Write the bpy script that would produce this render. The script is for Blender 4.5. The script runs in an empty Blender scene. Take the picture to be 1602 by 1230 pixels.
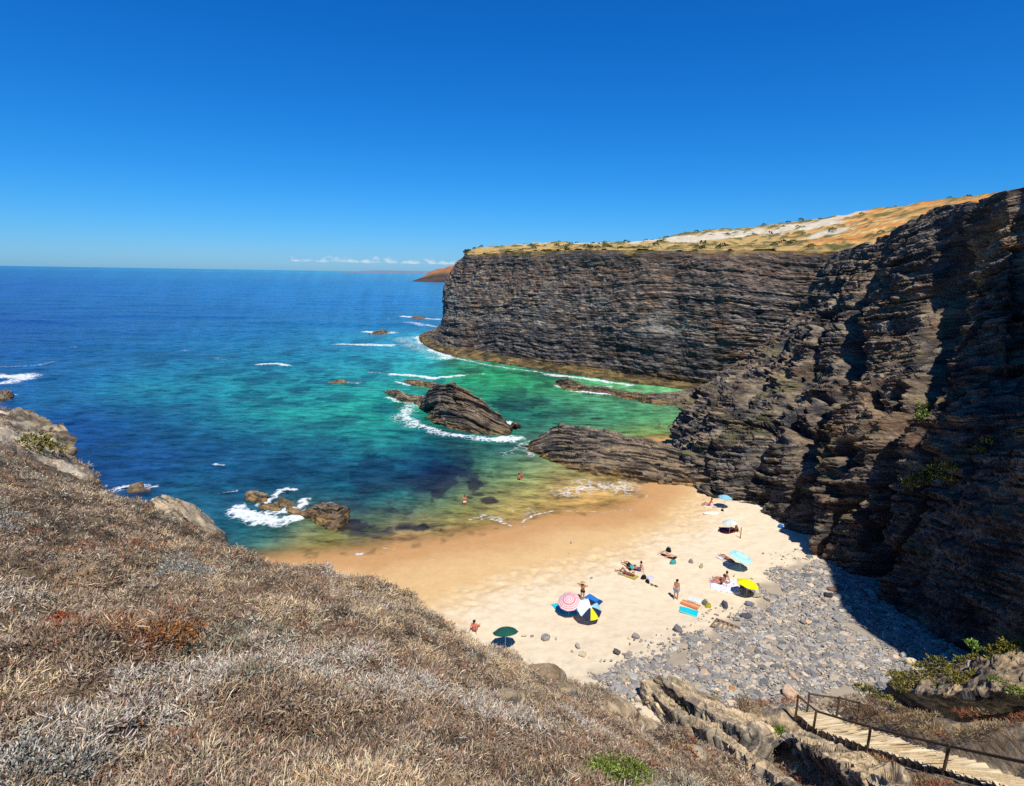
import bpy, bmesh, math, random
import numpy as np
from mathutils import Vector, Matrix
rng = np.random.default_rng(7)
random.seed(7)
scene = bpy.context.scene
COL = scene.collection

# ------------------------------------------------------------------ camera
CAM = np.array([0.0, 0.0, 26.0])
FPX, CX, CY = 900.0, 801.0, 615.0
PITCH, ROLL = math.radians(11.74), 0.016
_R = np.array([1.0, 0, 0]); _F = np.array([0, math.cos(PITCH), -math.sin(PITCH)]); _U = np.array([0, math.sin(PITCH), math.cos(PITCH)])
_X = math.cos(ROLL) * _R + math.sin(ROLL) * _U
_Y = -math.sin(ROLL) * _R + math.cos(ROLL) * _U

def ray(px, py):
    d = (px - CX) * _X - (py - CY) * _Y + FPX * _F
    return d / np.linalg.norm(d)
def atz(px, py, z=0.0):
    d = ray(px, py); return CAM + d * ((z - CAM[2]) / d[2])
def aty(px, py, y):
    d = ray(px, py); return CAM + d * (y / d[1])
def proj(P):
    P = np.asarray(P, float) - CAM
    zc = P @ _F
    return np.stack([CX + FPX * (P @ _X) / zc, CY - FPX * (P @ _Y) / zc], -1)

cam_data = bpy.data.cameras.new("camera")
cam = bpy.data.objects.new("camera", cam_data); COL.objects.link(cam)
cam_data.sensor_width = 36.0; cam_data.lens = FPX / 1602.0 * 36.0
cam_data.clip_start = 0.1; cam_data.clip_end = 60000
cam.matrix_world = Matrix(((_X[0], _Y[0], -_F[0], CAM[0]), (_X[1], _Y[1], -_F[1], CAM[1]), (_X[2], _Y[2], -_F[2], CAM[2]), (0, 0, 0, 1)))
scene.camera = cam

# ------------------------------------------------------------------ noise
def _h(ix, iy, iz, seed=0):
    h = (ix.astype(np.int64) * 374761393 + iy.astype(np.int64) * 668265263 + iz.astype(np.int64) * 2147483647 + seed * 974634777) & 0xFFFFFFFF
    h = ((h ^ (h >> 13)) * 1274126177) & 0xFFFFFFFF
    h = ((h ^ (h >> 16)) * 2246822519) & 0xFFFFFFFF
    return ((h ^ (h >> 15)) & 0xFFFFFF) / float(0x1000000)
def hsh(a, b=None, c=None, seed=0):
    a = np.asarray(a); b = np.zeros_like(a) if b is None else np.asarray(b); c = np.zeros_like(a) if c is None else np.asarray(c)
    return _h(np.floor(a), np.floor(b), np.floor(c), seed)
def vn(x, y, z, seed=0):
    x, y, z = np.broadcast_arrays(np.asarray(x, float), np.asarray(y, float), np.asarray(z, float))
    ix, iy, iz = np.floor(x), np.floor(y), np.floor(z)
    fx, fy, fz = x - ix, y - iy, z - iz
    fx = fx * fx * (3 - 2 * fx); fy = fy * fy * (3 - 2 * fy); fz = fz * fz * (3 - 2 * fz)
    def c(a, b, d): return _h(ix + a, iy + b, iz + d, seed)
    x00 = c(0,0,0) * (1 - fx) + c(1,0,0) * fx; x10 = c(0,1,0) * (1 - fx) + c(1,1,0) * fx
    x01 = c(0,0,1) * (1 - fx) + c(1,0,1) * fx; x11 = c(0,1,1) * (1 - fx) + c(1,1,1) * fx
    y0 = x00 * (1 - fy) + x10 * fy; y1 = x01 * (1 - fy) + x11 * fy
    return (y0 * (1 - fz) + y1 * fz) * 2 - 1
def fbm(x, y, z=0.0, oct=4, seed=0, gain=0.5):
    s = 0; a = 1.0; t = 0
    for o in range(oct):
        s = s + a * vn(np.asarray(x) * 2**o + o * 17.3, np.asarray(y) * 2**o + o * 9.1, np.asarray(z) * 2**o + o * 4.7, seed + o)
        t += a; a *= gain
    return s / t * 1.5
def sstep(a, b, x):
    t = np.clip((np.asarray(x, float) - a) / (b - a), 0, 1); return t * t * (3 - 2 * t)
def lin(r, g, b):
    c = np.array([r, g, b], float) / 255.0
    return np.where(c <= 0.04045, c / 12.92, ((c + 0.055) / 1.055) ** 2.4)
def mixc(a, b, t):
    t = np.asarray(t)[..., None]; return np.asarray(a) * (1 - t) + np.asarray(b) * t

# ------------------------------------------------------------------ splines / rbf
def catmull(P, ts):
    """P (n, ...) control values, ts in [0, n-1]"""
    P = np.asarray(P, float); n = len(P)
    Q = np.concatenate([[2 * P[0] - P[1]], P, [2 * P[-1] - P[-2]]])
    i = np.clip(np.floor(ts).astype(int), 0, n - 2); t = (ts - i)
    sh = (len(ts),) + (1,) * (P.ndim - 1); t = t.reshape(sh)
    p0, p1, p2, p3 = Q[i], Q[i + 1], Q[i + 2], Q[i + 3]
    return 0.5 * ((2 * p1) + (-p0 + p2) * t + (2 * p0 - 5 * p1 + 4 * p2 - p3) * t**2 + (-p0 + 3 * p1 - 3 * p2 + p3) * t**3)
class RBF:
    def __init__(s, XY, V, power=2, smooth=0.0):
        s.X = np.asarray(XY, float); V = np.asarray(V, float); V = V.reshape(len(V), -1)
        n = len(s.X); s.p = power
        K = s.k(s.X) + smooth * np.eye(n); A = np.zeros((n + 3, n + 3)); A[:n, :n] = K
        A[:n, n] = 1; A[:n, n+1:] = s.X; A[n:, :n] = A[:n, n:].T
        s.w = np.linalg.lstsq(A, np.vstack([V, np.zeros((3, V.shape[1]))]), rcond=None)[0]
    def k(s, Y):
        d = np.sqrt(((Y[:, None, :] - s.X[None]) ** 2).sum(-1))
        return d if s.p == 1 else np.where(d > 0, d * d * np.log(d + 1e-12), 0)
    def __call__(s, Y):
        Y = np.asarray(Y, float); out = []
        for c in range(0, len(Y), 40000):
            y = Y[c:c + 40000]; out.append(s.k(y) @ s.w[:-3] + s.w[-3] + y @ s.w[-2:])
        r = np.concatenate(out); return r[:, 0] if r.shape[1] == 1 else r
def seg_dist(P, L):
    """distance of points P (n,2) to polyline L (m,2); also param index"""
    best = np.full(len(P), 1e9); par = np.zeros(len(P))
    for i in range(len(L) - 1):
        a, b = L[i], L[i + 1]; ab = b - a; t = np.clip(((P - a) @ ab) / max(ab @ ab, 1e-9), 0, 1)
        d = np.hypot(*(P - a - t[:, None] * ab).T); m = d < best; best[m] = d[m]; par[m] = i + t[m]
    return best, par
def inside(P, L):
    r = np.zeros(len(P), bool); n = len(L)
    for i in range(n):
        a, b = L[i], L[(i + 1) % n]
        c = ((a[1] > P[:, 1]) != (b[1] > P[:, 1])) & (P[:, 0] < (b[0] - a[0]) * (P[:, 1] - a[1]) / (b[1] - a[1] + 1e-12) + a[0])
        r ^= c
    return r

# ------------------------------------------------------------------ mesh helpers
def np_mesh(name, V, F, cols=None, floats=None, smooth=False):
    """V (n,3); F (m,k) fixed k"""
    me = bpy.data.meshes.new(name)
    V = np.ascontiguousarray(V, dtype=np.float32); F = np.ascontiguousarray(F, dtype=np.int32)
    m, k = F.shape
    me.vertices.add(len(V)); me.vertices.foreach_set("co", V.ravel())
    me.loops.add(m * k); me.loops.foreach_set("vertex_index", F.ravel())
    me.polygons.add(m); me.polygons.foreach_set("loop_start", np.arange(0, m * k, k, dtype=np.int32))
    me.polygons.foreach_set("loop_total", np.full(m, k, dtype=np.int32))
    me.polygons.foreach_set("use_smooth", np.full(m, smooth, dtype=bool))
    me.update(calc_edges=True)
    for nm, c in (cols or {}).items():
        a = me.attributes.new(nm, 'FLOAT_COLOR', 'POINT')
        c4 = np.ones((len(V), 4), np.float32); c4[:, :3] = c; a.data.foreach_set("color", c4.ravel())
    for nm, c in (floats or {}).items():
        a = me.attributes.new(nm, 'FLOAT', 'POINT'); a.data.foreach_set("value", np.asarray(c, np.float32).ravel())
    return me
def grid_faces(nu, nv):
    i = np.arange((nu - 1) * nv).reshape(nu - 1, nv)[:, :-1].ravel()
    return np.stack([i, i + nv, i + nv + 1, i + 1], -1)
def link(name, me, mat=None, parent=None, **props):
    o = bpy.data.objects.new(name, me); COL.objects.link(o)
    if mat is not None and me is not None:
        me.materials.clear()
        me.materials.append(mat)
    if parent is not None: o.parent = parent
    for k, v in props.items(): o[k] = v
    return o
def thing(name, label, cat, loc=(0, 0, 0), rz=0.0, group=None):
    o = bpy.data.objects.new(name, None); COL.objects.link(o); o.empty_display_size = 0.2
    o.location = loc; o.rotation_euler = (0, 0, rz); o["label"] = label; o["category"] = cat
    if group: o["group"] = group
    return o
def tag(o, label, cat, group=None):
    o["label"] = label; o["category"] = cat
    if group: o["group"] = group
    return o

# ------------------------------------------------------------------ materials
def nt_new(name):
    m = bpy.data.materials.new(name); m.use_nodes = True; nt = m.node_tree; nt.nodes.clear()
    out = nt.nodes.new("ShaderNodeOutputMaterial"); b = nt.nodes.new("ShaderNodeBsdfPrincipled")
    nt.links.new(b.outputs[0], out.inputs[0]); return m, nt, b
def N(nt, t, **kw):
    n = nt.nodes.new(t)
    for k, v in kw.items():
        if k.startswith("i_"):
            key = k[2:]; n.inputs[int(key) if key.isdigit() else key].default_value = v
        else: setattr(n, k, v)
    return n
def math_n(nt, op, a, b=None, c=None):
    n = nt.nodes.new("ShaderNodeMath"); n.operation = op
    for i, v in enumerate((a, b, c)):
        if v is None: continue
        if isinstance(v, (int, float)): n.inputs[i].default_value = v
        else: nt.links.new(v, n.inputs[i])
    return n.outputs[0]
def maprange(nt, v, a, b, c, d):
    n = nt.nodes.new("ShaderNodeMapRange"); nt.links.new(v, n.inputs[0])
    for i, x in enumerate((a, b, c, d)): n.inputs[i + 1].default_value = x
    return n.outputs[0]
def noise_n(nt, vec, scale, detail=4, rough=0.6):
    n = N(nt, "ShaderNodeTexNoise"); n.inputs["Scale"].default_value = scale; n.inputs["Detail"].default_value = detail; n.inputs["Roughness"].default_value = rough
    if vec is not None: nt.links.new(vec, n.inputs["Vector"])
    return n.outputs[0]
def mulcol(nt, colsock, fac):
    n = nt.nodes.new("ShaderNodeVectorMath"); n.operation = 'SCALE'; nt.links.new(colsock, n.inputs[0]); nt.links.new(fac, n.inputs["Scale"]); return n.outputs[0]

def mat_attr(name, rough=0.9, spec=0.2, nscale=8.0, namp=0.5, bump=0.3, bdist=0.1, bscale=None):
    """colour comes from the mesh's own 'col' attribute, broken up by a fine noise, with a bump"""
    m, nt, b = nt_new(name)
    a = N(nt, "ShaderNodeAttribute", attribute_name="col"); tc = N(nt, "ShaderNodeTexCoord")
    n1 = noise_n(nt, tc.outputs["Object"], nscale, 6, 0.7)
    f = maprange(nt, n1, 0.25, 0.75, 1 - namp, 1 + namp)
    nt.links.new(mulcol(nt, a.outputs["Color"], f), b.inputs["Base Color"])
    n2 = noise_n(nt, tc.outputs["Object"], bscale or nscale * 1.7, 6, 0.7)
    bp = N(nt, "ShaderNodeBump"); bp.inputs["Strength"].default_value = bump; bp.inputs["Distance"].default_value = bdist
    nt.links.new(n2, bp.inputs["Height"]); nt.links.new(bp.outputs[0], b.inputs["Normal"])
    b.inputs["Roughness"].default_value = rough; b.inputs["Specular IOR Level"].default_value = spec
    return m
def mat_rock(name, fine=1.0, rough=0.85, bump=0.8, bdist=0.3, spec=0.25):
    """bedded rock: colour attribute x noise squeezed along the bedding coordinate"""
    m, nt, b = nt_new(name)
    a = N(nt, "ShaderNodeAttribute", attribute_name="col"); bed = N(nt, "ShaderNodeAttribute", attribute_name="bed")
    tc = N(nt, "ShaderNodeTexCoord"); sp = N(nt, "ShaderNodeSeparateXYZ"); nt.links.new(tc.outputs["Object"], sp.inputs[0])
    cb = N(nt, "ShaderNodeCombineXYZ")
    nt.links.new(math_n(nt, 'MULTIPLY', sp.outputs[0], 0.5), cb.inputs[0]); nt.links.new(math_n(nt, 'MULTIPLY', sp.outputs[1], 0.5), cb.inputs[1])
    nt.links.new(math_n(nt, 'MULTIPLY', bed.outputs["Fac"], 3.2), cb.inputs[2])
    n1 = noise_n(nt, cb.outputs[0], 1.1 * fine, 7, 0.68); n2 = noise_n(nt, tc.outputs["Object"], 2.2 * fine, 6, 0.7)
    f1 = maprange(nt, n1, 0.3, 0.70, 0.28, 1.85); f2 = maprange(nt, n2, 0.25, 0.75, 0.65, 1.35)
    nt.links.new(mulcol(nt, a.outputs["Color"], math_n(nt, 'MULTIPLY', f1, f2)), b.inputs["Base Color"])
    bp = N(nt, "ShaderNodeBump"); bp.inputs["Strength"].default_value = bump; bp.inputs["Distance"].default_value = bdist
    nt.links.new(math_n(nt, 'ADD', n1, math_n(nt, 'MULTIPLY', n2, 0.6)), bp.inputs["Height"]); nt.links.new(bp.outputs[0], b.inputs["Normal"])
    b.inputs["Roughness"].default_value = rough; b.inputs["Specular IOR Level"].default_value = spec
    return m
_pm = {}
def mat_plain(name, rgb, rough=0.8, namp=0.15, nscale=20.0, spec=0.3):
    if name in _pm: return _pm[name]
    m, nt, b = nt_new(name)
    tc = N(nt, "ShaderNodeTexCoord"); n1 = noise_n(nt, tc.outputs["Object"], nscale, 4, 0.6)
    c = N(nt, "ShaderNodeRGB"); c.outputs[0].default_value = (*rgb, 1)
    nt.links.new(mulcol(nt, c.outputs[0], maprange(nt, n1, 0.25, 0.75, 1 - namp, 1 + namp)), b.inputs["Base Color"])
    b.inputs["Roughness"].default_value = rough; b.inputs["Specular IOR Level"].default_value = spec
    _pm[name] = m; return m
# ------------------------------------------------------------------ light and sky
SUN_AZ, SUN_EL = math.radians(13.0), math.radians(60.0)      # to the right of straight behind the camera
sdir = np.array([math.sin(SUN_AZ) * math.cos(SUN_EL), -math.cos(SUN_AZ) * math.cos(SUN_EL), math.sin(SUN_EL)])
sl = bpy.data.lights.new("sun", 'SUN'); sl.energy = 4.8; sl.angle = math.radians(0.53); sl.color = (1.0, 0.96, 0.89)
so = bpy.data.objects.new("sun", sl); COL.objects.link(so); so.location = (40, -60, 120)
so.rotation_euler = Vector(sdir).to_track_quat('Z', 'Y').to_euler()
W = bpy.data.worlds.new("World"); scene.world = W; W.use_nodes = True; nt = W.node_tree; nt.nodes.clear()
wo = nt.nodes.new("ShaderNodeOutputWorld"); bg = nt.nodes.new("ShaderNodeBackground"); nt.links.new(bg.outputs[0], wo.inputs[0])
sky = nt.nodes.new("ShaderNodeTexSky"); sky.sky_type = 'NISHITA'; sky.sun_disc = False
sky.sun_elevation = SUN_EL; sky.sun_rotation = math.pi - SUN_AZ
sky.air_density = 1.0; sky.dust_density = 0.25; sky.ozone_density = 3.0; sky.altitude = 0
# clear-air tint: deepen the blue the way a phone exposes a cloudless north-facing sky
ss = nt.nodes.new("ShaderNodeSeparateColor"); nt.links.new(sky.outputs[0], ss.inputs[0]); sc_ = nt.nodes.new("ShaderNodeCombineColor")
for i, (pw, gn) in enumerate(((2.2, 5.0), (1.15, 7.6), (0.92, 12.8))):
    nt.links.new(math_n(nt, 'MULTIPLY', math_n(nt, 'POWER', math_n(nt, 'MULTIPLY', ss.outputs[i], 0.1), pw), gn), sc_.inputs[i])
# a row of small fair-weather clouds low over the sea
tc = nt.nodes.new("ShaderNodeTexCoord"); sp = nt.nodes.new("ShaderNodeSeparateXYZ"); nt.links.new(tc.outputs["Generated"], sp.inputs[0])
az = math_n(nt, 'ARCTAN2', sp.outputs[0], sp.outputs[1]); el = math_n(nt, 'ARCSINE', sp.outputs[2])
cb = nt.nodes.new("ShaderNodeCombineXYZ"); nt.links.new(math_n(nt, 'MULTIPLY', az, 60.0), cb.inputs[0]); nt.links.new(math_n(nt, 'MULTIPLY', el, 110.0), cb.inputs[1])
cn = noise_n(nt, cb.outputs[0], 1.0, 5, 0.55)
band = math_n(nt, 'MULTIPLY', maprange(nt, el, 0.010, 0.014, 0, 1), maprange(nt, el, 0.015, 0.040, 1, 0))
azm = math_n(nt, 'MULTIPLY', maprange(nt, az, -0.60, -0.30, 0, 1), maprange(nt, az, -0.07, 0.3, 1, 0.0))
dens = math_n(nt, 'ADD', cn, math_n(nt, 'SUBTRACT', math_n(nt, 'MULTIPLY', math_n(nt, 'MULTIPLY', band, azm), 0.66), 0.40))
cl = maprange(nt, dens, 0.63, 0.84, 0, 0.55)
mx = nt.nodes.new("ShaderNodeMixRGB"); nt.links.new(cl, mx.inputs[0]); nt.links.new(sc_.outputs[0], mx.inputs[1]); mx.inputs[2].default_value = (8.0, 8.4, 9.0, 1)
dm = nt.nodes.new('ShaderNodeVectorMath'); dm.operation = 'SCALE'; nt.links.new(mx.outputs[0], dm.inputs[0]); nt.links.new(maprange(nt, el, 0.55, 1.0, 1.0, 0.42), dm.inputs['Scale']); nt.links.new(dm.outputs[0], bg.inputs[0]); bg.inputs[1].default_value = 0.1
scene.view_settings.view_transform = 'Standard'; scene.view_settings.look = 'None'; scene.view_settings.gamma = 1
scene.view_settings.exposure = 0.0
try:
    scene.view_settings.use_curve_mapping = False
except Exception: pass
scene.render.engine = 'CYCLES'
scene.cycles.max_bounces = 6; scene.cycles.diffuse_bounces = 3; scene.cycles.glossy_bounces = 2; scene.cycles.transparent_max_bounces = 8
scene.cycles.use_adaptive_sampling = False; scene.cycles.use_denoising = False
# ------------------------------------------------------------------ beach and sea bed
WL_px = [(300, 905), (400, 884), (470, 876), (530, 872), (590, 868), (640, 860), (700, 850), (760, 838), (810, 827), (870, 813), (930, 808), (985, 800), (1012, 778), (1018, 757)]
WL = np.array([atz(x, y, 0.0)[:2] for x, y in WL_px])
WLx = np.vstack([[WL[0] + (-40, 4)], WL, [[24, 76], [26.5, 82], [24, 90], [60, 95]]])
LAND = np.vstack([WLx, [[90, 95], [90, -40], [-70, -40], [-70, WLx[0][1]]]])
DRY_px = [(560, 985), (690, 932), (760, 905), (830, 888), (900, 872), (960, 850), (1010, 828), (1050, 808), (1075, 790), (1088, 766), (1100, 740)]
DRY = np.array([atz(x, y, 0.35)[:2] for x, y in DRY_px])
DRYP = np.vstack([DRY, [[40, 75], [80, 40], [60, -20], [-20, -20]]])
RUB_px = [(910, 1060), (1010, 1030), (1050, 1008), (1110, 990), (1150, 965), (1165, 935), (1205, 905), (1245, 880), (1300, 872), (1450, 880), (1560, 1000), (1500, 1110), (1380, 1110), (1250, 1140), (1100, 1120), (1000, 1100)]
def beach_z(P):
    P = np.asarray(P, float)
    d, _ = seg_dist(P, WLx); ins = inside(P, LAND)
    z = np.where(ins, 0.055 * d - 0.0006 * np.minimum(d, 40) ** 2, -0.065 * d)
    z = np.maximum(z, -4.0)
    z = z + np.where(ins, sstep(42, 20, P[:, 1]) * sstep(-8, 14, P[:, 0]) * 2.6, 0)
    return z
def ground_at(px, py):
    d = ray(px, py); t = 20.0
    for _ in range(60):
        p = CAM + d * t; g = beach_z(p[None, :2])[0]
        t += (p[2] - g) / (-d[2]) * 0.8
    p = CAM + d * t; return np.array([p[0], p[1], beach_z(p[None, :2])[0]])
RUB = np.array([ground_at(x, y)[:2] for x, y in RUB_px])
def rub_mask(P):
    d, _ = seg_dist(P, np.vstack([RUB, RUB[:1]])); s = np.where(inside(P, RUB), d, -d)
    return s + 1.1 * fbm(P[:, 0] / 1.6, P[:, 1] / 1.6, 0, 4, 51)

gx = np.linspace(-45, 62, 620); gy = np.linspace(12, 112, 560)
GX, GY = np.meshgrid(gx, gy, indexing='ij'); P2 = np.stack([GX.ravel(), GY.ravel()], -1)
z = beach_z(P2)
sdry, _ = seg_dist(P2, DRY); dry = np.where(inside(P2, DRYP), sdry, -sdry)
dryw = sstep(-0.9, 1.7, dry + 0.8 * fbm(P2[:, 0] / 1.5, P2[:, 1] / 1.5, 0, 4, 3) + 1.1 * fbm(P2[:, 0] / .42, P2[:, 1] / .42, 0, 3, 4))
foot = fbm(P2[:, 0] / .55, P2[:, 1] / .55, 0, 3, 11)
churn = sstep(7, 0.8, dry) * dryw
z = z + dryw * (0.04 * foot + 0.045 * fbm(P2[:, 0] / 2.2, P2[:, 1] / 2.2, 0, 3, 12)) + churn * 0.11 * np.minimum(foot, 0.15)
dW, _ = seg_dist(P2, WLx); insL = inside(P2, LAND); sd = np.where(insL, dW, -dW)
wet1 = lin(196, 150, 100); wet2 = lin(216, 180, 128); dryc = lin(230, 211, 180)
c = mixc(wet1, wet2, sstep(0.5, 6.5, sd + 1.0 * fbm(P2[:, 0] / 3, P2[:, 1] / 3, 0, 3, 21)))
c = mixc(c, mixc(lin(222, 194, 150), dryc, sstep(0.3, 5.5, dry + 1.5 * fbm(P2[:, 0] / 1.2, P2[:, 1] / 1.2, 0, 3, 22))), dryw)
c = c * (1 + 0.05 * fbm(P2[:, 0] / .7, P2[:, 1] / .7, 0, 3, 23))[:, None]
speck = sstep(.0, .45, fbm(P2[:, 0] / .45, P2[:, 1] / .45, 0, 3, 25)) * (churn + .25 * dryw); c = mixc(c, lin(186, 150, 104), np.clip(speck * .28, 0, .3))
rm = sstep(-0.6, 0.9, rub_mask(P2)); c = mixc(c, lin(150, 138, 122), rm * 0.75)
weed = sstep(0.28, 0.5, fbm(P2[:, 0] / 1.3, P2[:, 1] / 1.3, 0, 5, 31)) * sstep(0.3, -0.6, sd) * sstep(-9, -3, sd)
c = mixc(c, lin(70, 62, 40), weed * 0.45)
m_sand = mat_attr("sand", rough=0.95, spec=0.1, nscale=3.0, namp=0.10, bump=0.35, bdist=0.05, bscale=5.0)
link("beach", np_mesh("beach", np.stack([P2[:, 0], P2[:, 1], z], -1), grid_faces(620, 560), {"col": c}, smooth=True), m_sand, kind="structure")

# ------------------------------------------------------------------ the sea
SEA = [(0,420,28,95,160),(100,432,16,80,158),(400,428,34,104,176),(600,430,60,135,195),(400,440,20,92,168),(610,445,30,112,190),(680,470,26,110,195),(100,470,12,66,148),(100,520,8,58,140),(400,500,8,82,155),(600,500,14,98,172),(660,510,16,100,170),
(250,560,5,88,150),(450,560,8,112,155),(30,565,8,72,150),(560,545,14,120,165),(620,560,28,150,178),(690,560,50,165,170),(640,525,40,140,190),(100,600,10,84,150),(200,610,5,108,148),(350,600,8,124,150),(500,600,10,130,145),(580,585,22,140,160),
(130,650,8,66,136),(250,650,6,78,132),(420,640,16,126,140),(560,650,20,138,130),(720,585,28,150,120),(760,575,30,150,125),(850,590,50,152,120),(930,588,70,165,120),(1000,600,128,196,142),(1060,605,120,190,140),(800,620,42,142,114),(1000,640,74,156,106),(1060,690,146,160,70),(1075,705,170,165,80),(900,640,66,150,108),(950,660,68,146,104),(830,655,30,118,96),(1040,660,86,156,98),
(150,720,8,70,130),(250,720,8,72,124),(350,700,8,84,126),(500,700,10,100,124),(600,700,14,112,112),(690,690,18,100,104),(700,700,24,90,96),(600,740,14,86,104),(690,740,12,40,72),(450,740,8,80,108),(360,790,18,88,108),(300,770,14,86,110),(640,775,50,112,96),(760,720,66,128,92),(800,750,112,140,84),(850,758,156,146,76),(800,700,56,126,100),(700,800,122,126,64),(600,830,108,108,60),(500,850,136,132,66),(430,842,66,112,92),(640,845,185,146,84),(900,765,190,150,78),(380,840,40,96,96),(560,790,40,86,84),(480,800,60,100,84)]
def lonlat(P):
    r = np.hypot(P[:, 0], P[:, 1]); return np.stack([np.arctan2(P[:, 0], P[:, 1]) * 2.0, np.log(r) * 1.6], -1)
spos = np.array([atz(a[0], max(a[1], 415 + a[0] * .016 + 5), 0.0)[:2] for a in SEA]); scol = np.array([lin(*a[2:]) for a in SEA])
sea_rbf = RBF(lonlat(spos), scol, power=1, smooth=0.02)
nth, nr = 1000, 1150
th = np.radians(np.linspace(-64, 50, nth)); u = np.linspace(0, 1, nr); rr = 24 * (40000 / 24) ** (u ** 1.9 * 0.35 + u * 0.65 * (0.55 + 0.45 * u))
TH, RR = np.meshgrid(th, rr, indexing='ij'); SX, SY = (RR * np.sin(TH)).ravel(), (RR * np.cos(TH)).ravel(); SP = np.stack([SX, SY], -1); SR = RR.ravel()
wob = np.stack([fbm(SX / (SR * .06 + 1), SY / (SR * .06 + 1), 0, 3, 71), fbm(SX / (SR * .06 + 1), SY / (SR * .06 + 1), 5, 3, 75)], -1) * (SR * .025)[:, None]
sc = np.clip(sea_rbf(lonlat(SP + wob)), 0.002, 0.7)
zb = beach_z(SP)
# dark weed beds and sunken reefs on the sea floor: world-space ellipses found where the photo shows them
def px_ell(x, y, w, h):
    a = atz(x, y, 0)[:2]; ex = atz(x + w, y + .016 * w, 0)[:2] - a; ey = atz(x, y - h, 0)[:2] - a; M = np.linalg.inv(np.stack([ex, ey], -1)); return a, M
REEF = [(690,745,52,20,.95),(640,755,60,16,.7),(600,742,60,24,.75),(730,722,46,9,.7),(660,705,34,7,.55),(450,745,150,40,.36),(300,700,170,40,.38),(390,620,40,9,.6),(500,597,36,5,.7),(470,618,18,4,.5),(555,655,26,6,.5),(700,690,46,7,.5),(790,635,42,8,.75),(860,602,26,4,.65),(930,700,30,4,.3),(930,655,9,2.5,.8),(870,650,30,5,.5),(560,822,62,10,1.),(640,826,56,8,1.),(768,783,20,6,1.),(735,779,9,2.5,.9),(748,774,12,3,.8),(590,834,60,6,.7),(700,803,20,5,.6),(520,790,48,10,.55),(450,700,120,14,.4),(700,676,60,8,.35),(150,740,60,30,.35),(240,640,90,10,.35),(600,800,60,8,.5),(690,830,26,3,.5)]
dk = np.zeros(len(SP))
sn = fbm(SX / 2.2, SY / 3.5, 0, 5, 81); near = SR < 420; sn2 = fbm(SX / .7, SY / 1.1, 0, 3, 83)
for (x, y, w, h, a) in REEF:
    ctr, M = px_ell(x, y, w, h); q = (SP[near] - ctr) @ M.T; d = np.hypot(q[:, 0], q[:, 1]) + 0.75 * sn[near] + 0.28 * sn2[near]
    dk[near] = np.maximum(dk[near], a * sstep(1.08, 0.72, d))
gen = sstep(0.08, 0.5, fbm(SX / 6, SY / 9, 0, 5, 85)) * 0.62 * sstep(330, 160, SR) * sstep(-.5, -2.0, zb)
dk = np.maximum(dk, gen)
sc = mixc(sc, mixc(lin(10, 38, 62), lin(52, 44, 40), sstep(-1.6, -0.5, zb)), dk * 0.92); sc = sc * np.array([.8, 1.22, .80]) ** sstep(-1.5, -3.5, zb)[:, None]
sc = sc * (1 + 0.16 * fbm(SX / (SR * .012 + .6), SY / (SR * .03 + 1.0), 0, 3, 91))[:, None]
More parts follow.
